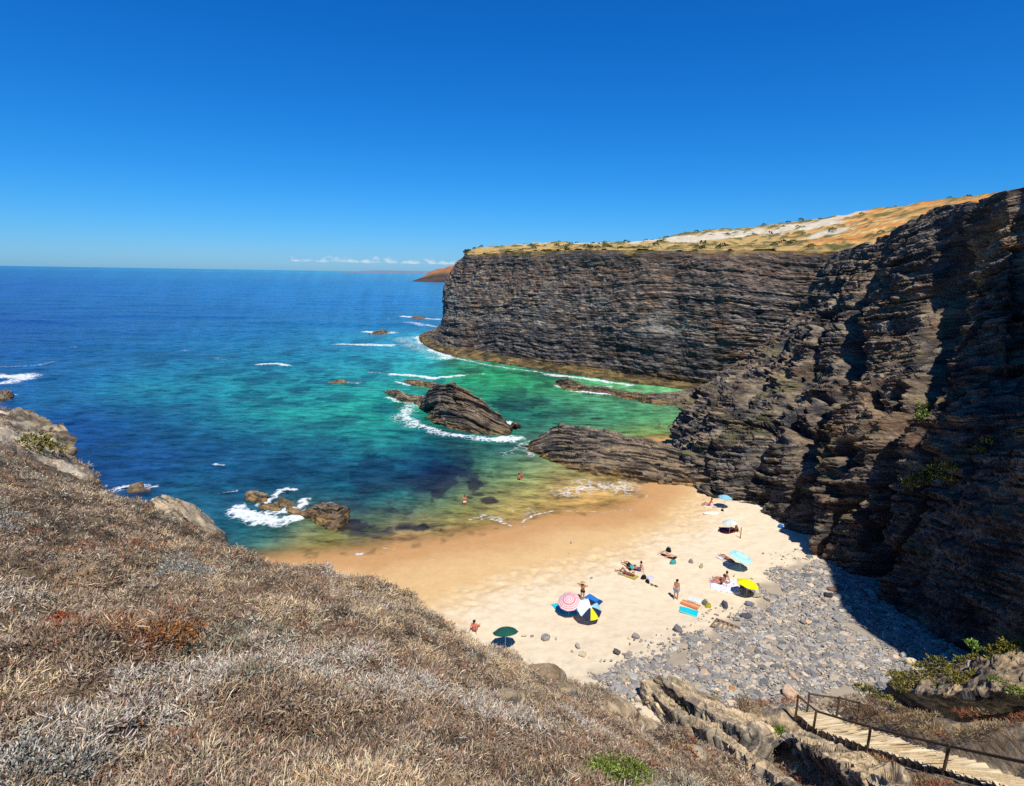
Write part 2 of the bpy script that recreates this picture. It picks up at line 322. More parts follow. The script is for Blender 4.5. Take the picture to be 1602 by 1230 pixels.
# foam: lines and patches where the swell breaks
foam = np.zeros(len(SP))
def foam_line(px, w, a=1.0, z0=0.0):
    L = np.array([atz(x, y, z0)[:2] for x, y in px]); lo = L.min(0) - 3 * w - 1; hi = L.max(0) + 3 * w + 1
    m = ((SP > lo) & (SP < hi)).all(1); 
    if not m.any(): return
    d, _ = seg_dist(SP[m] + 0.45 * w * np.stack([fbm(SX[m] / w / 1.3, SY[m] / w / 1.3, 2, 3, 95), fbm(SX[m] / w / 1.3, SY[m] / w / 1.3, 7, 3, 96)], -1), L)
    foam[m] = np.maximum(foam[m], a * sstep(1.5, 0.1, d / w))
FOAM = [([(655,528),(672,540),(690,552),(702,560)],4.5,1),([(640,505),(668,510),(690,512)],4,.75),([(628,495),(650,497),(690,500)],4,1),([(575,520),(600,522),(618,521)],3.5,1),([(535,538),(575,540),(610,541)],4.5,1),([(640,530),(668,545),(690,558)],8,.6),([(615,586),(640,588),(680,592),(720,588)],1.7,1.1),([(720,588),(760,585)],.8,.8),([(580,583),(620,586)],1.2,.7),
([(405,571),(430,569),(450,572)],1.8,1),([(520,598),(565,600)],1.2,.7),([(335,560),(352,562)],2,.5),([(290,548),(300,551)],2,.5),([(210,571),(245,570)],1.2,.5),([(350,566),(345,560)],2,.4),
([(-40,590),(0,588),(40,590)],4.5,1.1),([(-40,610),(0,600),(30,594)],3,1),([(0,575),(60,572),(85,566)],1.6,.6),([(0,622),(20,618)],1.6,1),
([(690,556),(760,571),(850,584),(880,588)],1.2,.8),([(865,587),(920,593),(965,600),(985,602)],2.2,1.05),([(1055,605),(1085,610)],1.0,.9),
([(870,602),(900,612),(940,616),(975,618)],1.3,1.1),([(925,607),(952,605)],1.1,1),([(640,640),(632,652),(660,668),(700,680),(760,688),(805,690)],1.5,.92),([(650,632),(628,655),(650,668)],2.4,.7),([(770,688),(810,686)],1.3,1.2),([(605,622),(625,630),(655,632)],.8,.9),([(800,664),(790,660)],1.0,1),([(620,598),(640,603)],.8,.9),([(810,700),(790,712)],1.5,.55),([(830,690),(815,700),(835,712)],1.2,.6),([(800,655),(825,656)],.6,.5),([(885,665),(925,668)],.6,.5),
([(372,800),(400,812),(440,818),(468,808)],1.5,1.15),([(410,790),(440,770),(452,766)],.9,1.1),([(440,800),(475,790),(480,782)],.9,1),([(385,806),(430,800),(470,800)],1.2,.85),([(375,792),(380,805)],1.0,.9),([(180,768),(205,760),(235,762)],1.0,.9),([(345,772),(370,768)],.5,.5),([(335,728),(348,729)],.6,.8),([(490,795),(520,788)],.5,.8),
([(735,813),(770,812),(805,825),(835,806),(870,798),(905,800)],.26,.86),([(790,826),(825,824)],.2,.75),([(760,812),(800,812),(840,800)],.9,.5),([(745,810),(760,806),(790,815)],.5,.7),([(800,800),(830,795)],.4,.5),([(555,868),(570,866)],.3,1.0),([(600,858),(630,860)],.15,.8),([(640,861),(665,858),(700,852)],.3,.62),
([(890,772),(920,764),(960,768),(990,762)],2.8,.66),([(910,755),(960,755),(1000,760)],1.8,.56),([(955,800),(985,798),(1005,790),(1014,772)],.16,.8),([(905,800),(955,802)],.14,.8),([(985,775),(990,764)],.2,.75),([(1008,795),(960,803)],.2,.7),([(925,696),(930,690)],.3,.3)]
for f in FOAM: foam_line(*f)
capn = fbm(SX / (SR * .02 + 1), SY / (SR * .008 + 1), 3, 3, 99)
foam = np.maximum(foam, 0.5 * sstep(0.86, 1.0, capn) * sstep(120, 260, SR) * sstep(900, 300, SR))
alpha = sstep(0.03, -0.32, zb) * .97; alpha = np.maximum(alpha, sstep(-20, -60, -SY) * 0) 
wave = 0.10 * fbm(SX / 5, SY / 2.2, 0, 3, 61) * sstep(0, -2, zb) + 0.35 * fbm(SX / 40, SY / 14, 0, 2, 62) * sstep(120, 300, SR) + 0.22 * np.clip(foam, 0, 1) * sstep(0, -1.0, zb) * (0.5 + 0.5 * fbm(SX / .8, SY / .8, 0, 3, 63))
m, nt, b = nt_new("sea_water")
ac = N(nt, "ShaderNodeAttribute", attribute_name="col"); af = N(nt, "ShaderNodeAttribute", attribute_name="foam"); aa = N(nt, "ShaderNodeAttribute", attribute_name="alpha")
tc = N(nt, "ShaderNodeTexCoord"); mp = N(nt, "ShaderNodeMapping"); mp.inputs["Scale"].default_value = (0.55, 1.25, 1); mp.inputs["Rotation"].default_value = (0, 0, 0.25); nt.links.new(tc.outputs["Object"], mp.inputs[0])
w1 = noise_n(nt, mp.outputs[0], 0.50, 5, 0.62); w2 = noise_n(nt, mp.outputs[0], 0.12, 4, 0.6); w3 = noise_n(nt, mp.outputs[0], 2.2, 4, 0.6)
fn = noise_n(nt, tc.outputs["Object"], 1.6, 6, 0.72); fn2 = noise_n(nt, tc.outputs["Object"], 0.25, 6, 0.7)
vo = N(nt, "ShaderNodeTexVoronoi", feature='DISTANCE_TO_EDGE'); vo.inputs["Scale"].default_value = 0.9
wv = N(nt, "ShaderNodeVectorMath", operation='ADD'); nz_ = N(nt, "ShaderNodeTexNoise"); nz_.inputs["Scale"].default_value = 1.2; nt.links.new(tc.outputs["Object"], nz_.inputs["Vector"]); nt.links.new(tc.outputs["Object"], wv.inputs[0]); nt.links.new(mulcol(nt, nz_.outputs["Color"], math_n(nt, 'ADD', 0.0, 1.6)), wv.inputs[1]); nt.links.new(wv.outputs[0], vo.inputs["Vector"])
lace = maprange(nt, vo.outputs["Distance"], 0.0, 0.22, 0.34, -0.22)
fl = math_n(nt, 'ADD', math_n(nt, 'ADD', math_n(nt, 'MULTIPLY', fn, 1.1), math_n(nt, 'MULTIPLY', fn2, 0.7)), lace)
fm = maprange(nt, math_n(nt, 'ADD', math_n(nt, 'MULTIPLY', af.outputs["Fac"], 1.15), math_n(nt, 'SUBTRACT', fl, 1.58)), 0.0, 0.55, 0, 0.92)
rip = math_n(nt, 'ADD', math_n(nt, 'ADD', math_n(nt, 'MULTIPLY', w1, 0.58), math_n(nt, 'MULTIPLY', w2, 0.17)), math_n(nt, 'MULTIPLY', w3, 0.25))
base = mulcol(nt, ac.outputs["Color"], maprange(nt, rip, 0.40, 0.60, 0.36, 1.66))  # bright and dark ripple streaks painted into the water colour, on top of the bump
mx = N(nt, "ShaderNodeMixRGB"); nt.links.new(fm, mx.inputs[0]); nt.links.new(base, mx.inputs[1]); mx.inputs[2].default_value = (0.82, 0.86, 0.88, 1)
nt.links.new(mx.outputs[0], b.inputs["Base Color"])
nt.links.new(maprange(nt, fm, 0, 1, 0.22, 0.9), b.inputs["Roughness"]); b.inputs["IOR"].default_value = 1.33; b.inputs["Specular IOR Level"].default_value = 0.2
nt.links.new(math_n(nt, 'MAXIMUM', aa.outputs["Fac"], fm), b.inputs["Alpha"])
bp = N(nt, "ShaderNodeBump"); bp.inputs["Strength"].default_value = 0.5; bp.inputs["Distance"].default_value = 0.5; nt.links.new(rip, bp.inputs["Height"]); nt.links.new(bp.outputs[0], b.inputs["Normal"])
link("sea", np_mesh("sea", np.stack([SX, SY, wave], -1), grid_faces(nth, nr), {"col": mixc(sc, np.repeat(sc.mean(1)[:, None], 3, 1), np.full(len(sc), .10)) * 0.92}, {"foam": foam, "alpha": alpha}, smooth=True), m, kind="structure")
# ------------------------------------------------------------------ bedded cliffs
SLATE = dict(dark=lin(52, 51, 54), grey=lin(104, 101, 100), pale=lin(150, 142, 130), brown=lin(112, 88, 66), rust=lin(150, 100, 60), tan=lin(172, 148, 112))
def strata_disp(P, bed, seed, layers, along, even=0.5, warp=0.30, blkc=1.35):
    """ledge pattern: beds stand proud or back, break into joint-bounded blocks along their run, and fade into massive rock in places"""
    d = np.zeros(len(P))
    for i, (th, amp, ln) in enumerate(layers):
        m = np.clip(0.62 + 0.75 * fbm(P[:, 0] / (ln * 1.3), P[:, 1] / (ln * 1.3), P[:, 2] / (ln * .9), 3, seed + 40 + i), even * .5, 1.25)
        bd = bed + th * warp * fbm(along / (ln * .45), bed / (th * 2.2), 3.3 * i, 3, seed + 50 + i)
        k = np.floor(bd / th); fb = bd / th - k; off = hsh(k, k * 0, k * 0, seed) * 37
        a = along / ln + off + 0.35 * vn(along / ln * 1.7, bd / th * .6, i, seed + 60 + i); ia = np.floor(a); fa = a - ia
        h0 = _h(k, ia, k * 0, seed + 1); h1 = _h(k, ia + 1, k * 0, seed + 1); blk = h0 + (h1 - h0) * sstep(0.90, 1.0, fa)
        lay = hsh(k, k * 0 + 5, k * 0, seed + 2); sharp = hsh(k, k * 0 + 9, k * 0, seed + 3)
        edge = sstep(0, 0.10, fb) * sstep(1.0, 0.90, fb); joint = 1 - sstep(.86, .95, fa) * sstep(1.0, .97, fa) * (h1 > .35)
        d += amp * m * ((lay - .5) * 0.75 + (blk - .5) * blkc + (edge - 1) * 0.55 * sharp + (joint - 1) * .45)
    return d
def rock_col(P, bed, nz, seed, warm=0.35, dust_light=0.6):
    n1 = fbm(P[:, 0] / 7, P[:, 1] / 7, P[:, 2] / 5, 4, seed); n2 = fbm(P[:, 0] / 2, P[:, 1] / 2, bed / .7, 4, seed + 9); n3 = fbm(P[:, 0] / .8, P[:, 1] / .8, bed / .25, 3, seed + 12)
    lay = hsh(bed / 0.55 + .4 * n3, seed=seed + 3); lay2 = hsh(bed / 1.7, seed=seed + 4)
    c = mixc(SLATE['dark'], SLATE['grey'], np.clip(0.32 + 0.35 * (lay - .3) + 0.6 * n2 + .35 * n3, 0, 1))
    c = mixc(c, SLATE['brown'], np.clip(warm * (0.35 + 1.7 * n1 + 0.5 * (lay2 - .5)), 0, .85))
    c = mixc(c, SLATE['rust'], np.clip(warm * 1.5 * (n1 - 0.32 + 0.4 * (lay2 - .6)), 0, .6))
    c = mixc(c, SLATE['pale'], np.clip((lay - 0.74) * 1.8 + 0.9 * (n3 - .25) + 0.5 * (n2 - .3), 0, .75))
    c = mixc(c, SLATE['tan'], np.clip(sstep(0.40, 0.85, nz) * dust_light * (0.75 + n2), 0, .85))  # tan dust on upward faces; the sunlit paleness of ledge tops is painted in too
    return c
def grid_normals(V):
    du = np.gradient(V, axis=0); dv = np.gradient(V, axis=1); n = np.cross(du, dv); n /= np.linalg.norm(n, axis=-1, keepdims=True) + 1e-9; return n
def lin_k(P, ts):
    i = np.clip(np.floor(ts).astype(int), 0, len(P) - 2); t = (ts - i).reshape((-1,) + (1,) * (P.ndim - 1)); return P[i] * (1 - t) + P[i + 1] * t
def curtain(cols, nu, nv, dense=None, sharp=False):
    cat_k = lin_k if sharp else catmull
    C = np.asarray(cols, float); K = C.shape[1]
    mid = C[:, K // 2]; s = np.concatenate([[0], np.cumsum(np.linalg.norm(np.diff(mid, axis=0), axis=-1))]); 
    if dense is not None: s = np.concatenate([[0], np.cumsum(np.diff(s) * np.asarray(dense))])
    ts = np.interp(np.linspace(0, s[-1], nu), s, np.arange(len(C))); R = catmull(C, ts)           # nu,K,3
    q = cat_k(np.swapaxes(R, 0, 1), np.linspace(0, K - 1, K * 12))                             # K*12,nu,3
    L = np.concatenate([[0], np.cumsum(np.linalg.norm(np.diff(q, axis=0), axis=-1).mean(1))])
    tv = np.interp(np.linspace(0, L[-1], nv), L, np.linspace(0, K - 1, K * 12))
    global last_ts; last_ts = ts
    return np.swapaxes(cat_k(np.swapaxes(R, 0, 1), tv), 0, 1), tv                               # nu,nv,3

m_rock = mat_rock("cliff_rock", fine=1.1, bump=1.0, bdist=.4); m_rock_far = mat_rock("cliff_rock_far", fine=0.55, bdist=0.6)
def near_bed(P):
    y = np.minimum(P[:, 1], 72 - 0.5 * np.abs(P[:, 1] - 72) + 0) ; y = np.where(P[:, 1] < 58, P[:, 1], 58 + 14 * (1 - np.exp(-(P[:, 1] - 58) / 14)))
    b = P[:, 2] + 0.30 * y - 0.03 * P[:, 0] + 0.9 * fbm(P[:, 0] / 18, P[:, 1] / 18, P[:, 2] / 18, 3, 201)
    return b + 0.35 * vn(b / 1.1, 0, 0, 202)
def terrace(bed, ths, nz):
    cot = np.clip(nz / np.sqrt(np.maximum(1 - nz * nz, .05)), 0, 1.6); d = 0
    for th, a in ths: d = d + a * ((bed / th) % 1.0 - 0.5) * th * cot
    return d
A = lambda *a: list(aty(*a))
cols = [
 [A(1150,615,104), A(1175,590,107), A(1262,470,111), A(1302,402,113)],
 [A(1058,708,82), A(1095,614,88), A(1208,540,96), A(1302,398,104)],
 [A(1075,742,71), A(1122,645,77), A(1236,540,86), A(1318,390,99)],
 [A(1100,768,64), A(1155,680,69), A(1266,540,79), A(1338,383,94)],
 [A(1178,795,58.5), A(1215,690,62), A(1305,545,72), A(1388,364,86)],
 [A(1245,843,50), A(1285,690,54), A(1362,556,62), A(1424,344,76)],
 [A(1318,884,44.5), A(1355,690,47.5), A(1430,560,54), A(1471,326,68)],
 [A(1368,925,41.2), A(1425,690,43.5), A(1500,556,48.5), A(1531,312,60)],
 [A(1436,992,36.8), A(1505,690,39), A(1560,548,45), A(1567,298,56.5)],
 [A(1506,1062,32.6), A(1592,715,35), A(1632,545,42), A(1622,280,53)],
 [[29.4,28,3],[30.2,28,12],[32.2,30,24],[38.4,36,37]],
 [[30.4,22.5,3],[30.6,22.5,14],[31.4,23,25],[32.6,24.0,38.5]],
 [[30.6,14,6],[30.1,14,15],[30.0,14,25],[30.3,14.5,38.5]],
 [[33,6,9],[32.6,6,16],[32.6,6,24],[33.2,6,36]],
 [[38,-8,9],[37.5,-8,16],[37.5,-8,24],[38.6,-8,36]]]
for cl_ in cols:
    b_, t_ = np.array(cl_[0]), np.array(cl_[-1]); cl_.insert(0, list(b_ + (0, 0, -3.0) + 0.15 * (b_ - np.array(cl_[1]))))
V, tv = curtain(cols, 1000, 430, dense=[.7, 1, 1.1, 1.2, 1.4, 1.5, 1.5, 1.3, 1.3, 1.0, .7, .3, .3, .15])
sh = V.shape; n0 = grid_normals(V)
if n0[500, 200, 0] > 0: n0 = -n0
P = V.reshape(-1, 3); along = (P[:, 0] * 0.45 - P[:, 1] * 0.9)
tt = np.broadcast_to(tv / tv.max(), sh[:2]).ravel()
fade = sstep(1.0, 0.93, tt)
nrm = n0.reshape(-1, 3)
big = 2.2 * fbm(P[:, 0] / 13, P[:, 1] / 13, P[:, 2] / 24, 3, 211) + 0.6 * fbm(P[:, 0] / 4.5, P[:, 1] / 4.5, P[:, 2] / 10, 2, 214)
rid = 1 - np.abs(fbm(P[:, 0] / 6.5 + 3, P[:, 1] / 6.5, P[:, 2] / 26, 3, 217)); big = big - 2.6 * sstep(0.86, 1.0, rid)
GU = np.repeat(last_ts, sh[1]); bow = tt - .5
for u0, w_, dp, sk in ((4.55, .22, 3.2, -.7), (6.35, .30, 3.0, 0), (3.45, .16, 1.0, -.6), (2.5, .12, .7, -.4)):
    g = (GU - u0 - sk * bow + .18 * fbm(P[:, 0] / 6, P[:, 1] / 6, P[:, 2] / 6, 3, 219)) / w_; big = big - dp * np.exp(-g * g) * sstep(.05, .25, tt) * sstep(1.0, .85, tt)
bed = near_bed(P)
dd = strata_disp(P, bed, 221, [(2.3, 1.0, 6.5), (0.8, 0.62, 2.6), (0.33, 0.26, 1.1)], along)
rough = 0.30 * fbm(P[:, 0] / .9, P[:, 1] / .9, P[:, 2] / .6, 4, 225)
nh = nrm * (1, 1, .25); nh /= np.linalg.norm(nh, axis=1, keepdims=True)
P = P + nrm * (big * (0.25 + 0.75 * fade))[:, None]; bed = near_bed(P)
dd = strata_disp(P, bed, 221, [(2.3, 0.6, 9), (0.85, 0.80, 3.8), (0.36, 0.42, 1.8), (0.17, 0.17, .9)], along, warp=.2) + terrace(bed, [(2.3, .25), (.85, .35)], nrm[:, 2])
P = P + nh * ((dd + rough) * (0.3 + 0.7 * fade))[:, None]
nn = grid_normals(P.reshape(sh)).reshape(-1, 3); nn *= np.sign((nn * nrm).sum(-1))[:, None]
c = rock_col(P, bed, nn[:, 2], 230, warm=0.28, dust_light=0.55) * .9
c = mixc(c, mixc(lin(150, 116, 82), lin(176, 150, 116), sstep(-.3, .4, fbm(P[:, 0] / 2.5, P[:, 1] / 2.5, bed / .6, 4, 238))), sstep(.0, .55, fbm(P[:, 0] / 8, P[:, 1] / 8, P[:, 2] / 6, 3, 239)) * .5 * sstep(8, 18, P[:, 2]))
P_near = P
veg = sstep(0.25, 0.5, fbm(P[:, 0] / 3.5, P[:, 1] / 3.5, P[:, 2] / 3.5, 4, 241)) * sstep(0.1, 0.5, nn[:, 2]) * sstep(0.9, .3, np.abs(tt - .5) * 2)
c = mixc(c, lin(100, 96, 52), veg * 0.55)
V1 = P.reshape(sh)
me_near = np_mesh("near_cliff", P, grid_faces(*sh[:2]), {"col": c}, {"bed": bed})
# land behind the rim
back = []
rim = V1[:, -1]; outd = np.array([0.75, 0.45, 0.0]) / np.hypot(.75, .45)
dist = np.concatenate([np.linspace(0, 4, 8), np.linspace(6, 45, 10)])
B_ = rim[:, None, :] + outd * dist[None, :, None]; zb_ = fbm(B_[..., 0] / 3, B_[..., 1] / 3, 0, 4, 251)
B_[..., 2] = rim[:, None, 2] * np.exp(-dist / 6) + (1 - np.exp(-dist / 6)) * (np.convolve(np.pad(rim[:, 2], 40, 'edge'), np.ones(81) / 81, 'valid')[:, None] - 0.6) + (0.25 * zb_ - 0.02 * dist) * (dist > 0)
Bf = B_.reshape(-1, 3); cb_ = mixc(lin(120, 100, 62), lin(74, 72, 48), sstep(-.2, .4, fbm(Bf[:, 0] / 2, Bf[:, 1] / 2, 0, 4, 253)))
near_o = link("near_cliff", me_near, m_rock, kind="structure")
link("cliff_top", np_mesh("cliff_top", Bf, grid_faces(*B_.shape[:2]), {"col": cb_}, smooth=True), mat_attr("cliff_top_soil", nscale=1.5, namp=.4), kind="structure")

# ------------------------------------------------------------------ the headland across the water
def far_bed(P): return P[:, 2] - 0.05 * P[:, 0] - 2.0 * np.cos(P[:, 0] / 38 + 0.4) + 1.5 * fbm(P[:, 0] / 30, P[:, 1] / 30, P[:, 2] / 30, 3, 301)
def hc(bpx, m1, m2, tp, dm1, dm2, dt):
    b = atz(bpx[0], bpx[1], 0.0); d0 = b[1]
    bench = aty(bpx[0] + 3, bpx[1] - 9, d0 + 4.5)
    return [list(b - (0, 0, 2.5)), list(b + (0, 0, .3)), list(bench), A(*m1, d0 + dm1), A(*m2, d0 + dm2), A(*tp, d0 + dt)]
tip = atz(655, 527, 0)
hcols = [
 [[-12,330,-2],[-12,330,1],[-10,330,2],[-8,330,10],[-4,330,22],[2,330,33]],
 [[-30,275,-2],[-30,275,.5],[-28,274,2],[-25,272,8],[-20,268,20],[-12,262,32]],
 [list(tip-(0,0,2)), list(tip+(0,0,.4)), A(668,518,238), A(692,506,230), A(699,450,221), A(726,400,215)],
 hc((690,553),(706,520),(725,455),(752,397), 9, 14, 18),
 hc((780,569),(790,545),(806,470),(822,393), 7, 11, 17),
 hc((880,584),(884,556),(890,480),(896,391), 6, 10, 17),
 hc((990,599),(990,566),(985,480),(980,391), 6, 10, 17),
 hc((1085,611),(1080,575),(1072,480),(1062,393), 6, 10, 17),
 hc((1160,622),(1160,580),(1150,480),(1150,392), 6, 10, 16),
 hc((1240,632),(1245,585),(1235,480),(1235,392), 6, 9, 15),
 hc((1330,645),(1330,590),(1320,480),(1320,393), 5, 8, 13),
 hc((1450,660),(1450,600),(1430,480),(1430,394), 4, 7, 11),
 hc((1570,676),(1570,610),(1550,480),(1550,392), 4, 7, 11),
 hc((1700,690),(1700,620),(1680,480),(1680,390), 4, 7, 11)]
V, tv = curtain(hcols, 900, 300, dense=[.3, .5, .8, 1, 1, 1, 1, 1, 1, .9, .5, .3, .3])
sh = V.shape; n0 = grid_normals(V)
if n0[450, 150, 1] > 0: n0 = -n0
P = V.reshape(-1, 3); nrm = n0.reshape(-1, 3); tt = np.broadcast_to(tv / tv.max(), sh[:2]).ravel()
fade = sstep(1.0, 0.94, tt); bed = far_bed(P); along = P[:, 0] * 0.93 - P[:, 1] * 0.35
big = 1.8 * fbm(P[:, 0] / 16, P[:, 1] / 16, P[:, 2] / 30, 3, 311) + 0.5 * fbm(P[:, 0] / 5, P[:, 1] / 5, P[:, 2] / 8, 3, 314)
dd = strata_disp(P, bed, 321, [(3.4, .35, 26), (1.25, 0.42, 8), (0.6, 0.44, 3.6), (0.3, .22, 1.8)], along, warp=.13, blkc=1.0)
GU = np.repeat(last_ts, sh[1])
for u0, w_, dp, sk in ((3.5,.16,.5,.5),(4.9,.22,.7,.6),(6.6,.20,.9,.7),(7.5,.14,.8,.6),(8.2,.16,.7,.5)):
    g = (GU - u0 - sk * (tt - .5) + .10 * fbm(P[:, 0] / 9, P[:, 1] / 9, P[:, 2] / 7, 3, 318)) / w_; big = big - dp * np.exp(-g * g) * sstep(.2, .45, tt)
low = sstep(3.0, 1.0, P[:, 2])
P = P + nrm * ((big * (1 - .6 * low) + dd + 0.4 * fbm(P[:, 0] / 1.6, P[:, 1] / 1.6, P[:, 2] / 1.2, 3, 325)) * (0.2 + 0.8 * fade) * (1 - .45 * low))[:, None]
nn = grid_normals(P.reshape(sh)).reshape(-1, 3); nn *= np.sign((nn * nrm).sum(-1))[:, None]
c = rock_col(P, bed, nn[:, 2], 330, warm=0.18, dust_light=0.5)
c = mixc(c, mixc(lin(128, 96, 70), lin(98, 84, 72), sstep(-.3, .3, fbm(P[:, 0] / 5, P[:, 1] / 5, bed / .8, 4, 346))), sstep(18, 28, P[:, 2] + 6 * fbm(P[:, 0] / 14, P[:, 1] / 14, P[:, 2] / 9, 3, 347)) * .4)
c = mixc(c, lin(138, 130, 120), sstep(.1, .6, fbm(P[:, 0] / 12, P[:, 1] / 12, bed / 2.2, 4, 348)) * sstep(9, 12, P[:, 2]) * sstep(22, 15, P[:, 2]) * .7)
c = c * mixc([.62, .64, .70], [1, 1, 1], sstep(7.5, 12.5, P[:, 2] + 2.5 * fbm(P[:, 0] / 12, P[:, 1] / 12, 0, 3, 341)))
c = mixc(c, mixc(lin(120, 100, 56), lin(70, 58, 36), sstep(-.3, .3, fbm(P[:, 0] / 2, P[:, 1] / 2, P[:, 2], 3, 342))), sstep(2.6, 1.2, P[:, 2]) * .85)
c = mixc(c, mixc(lin(150, 118, 70), lin(96, 84, 50), sstep(-.2, .3, fbm(P[:, 0] / 3, P[:, 1] / 3, P[:, 2] / 2, 4, 344))), sstep(.982, 1.0, tt + .018 * fbm(P[:, 0] / 5, P[:, 1] / 5, 0, 4, 345)))
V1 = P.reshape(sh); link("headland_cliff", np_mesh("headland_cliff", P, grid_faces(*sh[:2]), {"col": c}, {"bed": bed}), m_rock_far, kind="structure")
# its plateau, dunes and ochre slopes
rim = V1[:, -1]
HC = [(740,389,222),(800,384,235),(860,380,240),(950,383,240),(1010,379,240),(1060,368,238),(1110,360,235),(1150,362,235),(1230,352,235),(1280,348,230),(1330,338,215),(1380,325,200),(1450,317,185),(1520,308,170),(1602,296,160),(1700,280,150),
      (1060,384,195),(1130,378,195),(1180,380,190),(1240,376,180),(1300,372,165),(1350,355,165),(1420,338,150),(900,388,205),(980,387,200)]
hp = np.array([aty(*a) for a in HC]); hp = np.vstack([hp, rim[::60], hp[:16] + (10, 70, -6), hp[:16] + (25, 200, -14)])
hz = RBF(hp[:, :2], hp[:, 2], power=1, smooth=0.5)
dist = np.concatenate([np.linspace(0, 10, 14), np.linspace(11, 110, 110), np.linspace(115, 220, 16)]); dv = rim[::2] * (1, 1, 0) + (0, 60, 0); dv /= np.linalg.norm(dv, axis=1, keepdims=True)
B_ = rim[::2, None, :] + dv[:, None, :] * dist[None, :, None]; sh2 = B_.shape; Bf = B_.reshape(-1, 3); dd_ = np.broadcast_to(dist, sh2[:2]).ravel()
zz = hz(Bf[:, :2]); rz_ = np.repeat(rim[::2, 2], len(dist)); k = sstep(0, 7, dd_)
rough_ = 0.55 * fbm(Bf[:, 0] / 4, Bf[:, 1] / 4, 0, 5, 351); 
Bf[:, 2] = rz_ * (1 - k) + zz * k + rough_ * sstep(0, 3, dd_)
# eroded terraces on the ochre slope
pp = proj(Bf); orange = sstep(1190, 1330, pp[:, 0] + 30 * fbm(Bf[:, 0] / 12, Bf[:, 1] / 12, 0, 3, 353)) * sstep(3, 14, dd_)
ter = Bf[:, 2] / 1.5; Bf[:, 2] = Bf[:, 2] * (1 - orange * .5) + orange * .5 * 1.5 * (np.floor(ter) + sstep(.55, 1, ter - np.floor(ter)))
nf = fbm(Bf[:, 0] / 6, Bf[:, 1] / 9, 0, 5, 355); nf2 = fbm(Bf[:, 0] / 2.2, Bf[:, 1] / 3, 0, 4, 357)
grass = mixc(lin(184, 152, 96), lin(150, 130, 80), sstep(-.2, .5, nf2)); c = grass
c = mixc(c, mixc(lin(196, 138, 74), lin(222, 184, 120), sstep(-.3, .5, nf2 + hsh(Bf[:, 2] / .9, seed=4) - .5)), orange)
sandm = np.zeros(len(Bf))
for (x, y, dpt, w, h) in [(1120,371,212,22,12),(1090,375,215,20,8),(1160,379,205,14,6),(1010,384,225,24,8),(880,384,236,34,10),(1250,368,200,14,14),(1290,378,175,9,7),(830,388,232,20,6),(960,386,225,18,5)]:
    q = aty(x, y, dpt); e = np.hypot((Bf[:, 0] - q[0]) / w, (Bf[:, 1] - q[1]) / h) + .45 * nf; sandm = np.maximum(sandm, sstep(1.05, .75, e))
c = mixc(c, lin(204, 192, 168), sandm)
shr = sstep(.22, .42, nf2 + .35 * nf + .25 * sstep(225, 245, Bf[:, 1] + .15 * Bf[:, 0]) - .35 * sandm)
c = mixc(c, mixc(lin(58, 66, 36), lin(92, 92, 52), sstep(-.3, .3, nf)), shr * .9)
Bf[:, 2] += shr * 0.35
link("headland_top", np_mesh("headland_top", Bf, grid_faces(*sh2[:2]), {"col": c}, smooth=True), mat_attr("headland_soil", nscale=0.7, namp=.35, bump=.4, bdist=.4), kind="structure")

# ------------------------------------------------------------------ coast beyond
def far_land(name, px, depth, thick, cfun, n=240, lift=0.0):
    """px: skyline pixels; a real ridge of land that depth away, sloping to the sea on both sides"""
    xs = np.array([aty(x, y, depth) for x, y in px]); xi = np.linspace(xs[0, 0], xs[-1, 0], n); top = np.interp(xi, xs[:, 0], xs[:, 2]); y0 = depth + (xi - xi[0]) * 0.15
    vv = np.linspace(0, 1, 24); prof = np.interp(vv, [0, .12, .3, .5, .8, 1], [-.2, .05, .62, 1, .8, -.2])
    X = xi[:, None] + 0 * vv; Y = y0[:, None] + (vv - .5) * thick; Z = top[:, None] * prof * (1 + .25 * fbm(X / thick * 6, Y / thick * 6, 0, 4, 361))
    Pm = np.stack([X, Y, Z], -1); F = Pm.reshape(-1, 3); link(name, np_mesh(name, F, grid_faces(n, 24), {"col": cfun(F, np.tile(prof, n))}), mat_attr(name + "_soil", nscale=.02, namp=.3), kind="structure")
far_land("distant_headland", [(658,436),(664,432),(672,428),(684,422.5),(702,420.5),(722,417),(760,412),(800,410)], 1750, 420,
         lambda F, p: mixc(mixc(lin(62, 56, 54), lin(84, 68, 56), sstep(-.2, .3, fbm(F[:, 0] / 40, F[:, 1] / 40, F[:, 2] / 9, 4, 371))), mixc(lin(176, 112, 66), lin(140, 106, 74), sstep(-.3, .3, fbm(F[:, 0] / 30, F[:, 1] / 50, F[:, 2] / 9, 4, 372))), sstep(.42, .66, p)))
far_land("distant_coast", [(545,425.6),(565,424.3),(590,423.5),(640,424),(680,424),(760,424)], 9000, 1500, lambda F, p: mixc(lin(112, 128, 150), lin(120, 132, 150), p * 0 + .5))  # pale blue haze of distance painted into the coast's colour

# heath bushes dotted over the headland's top (far off, one mass)
def top_z(x, y): return hz(np.stack([x, y], -1))
r = np.random.default_rng(77); HB = Bf[(shr > .5) & (dd_ > 6)]; HB = HB[r.permutation(len(HB))[:520]]
HBn = len(HB)
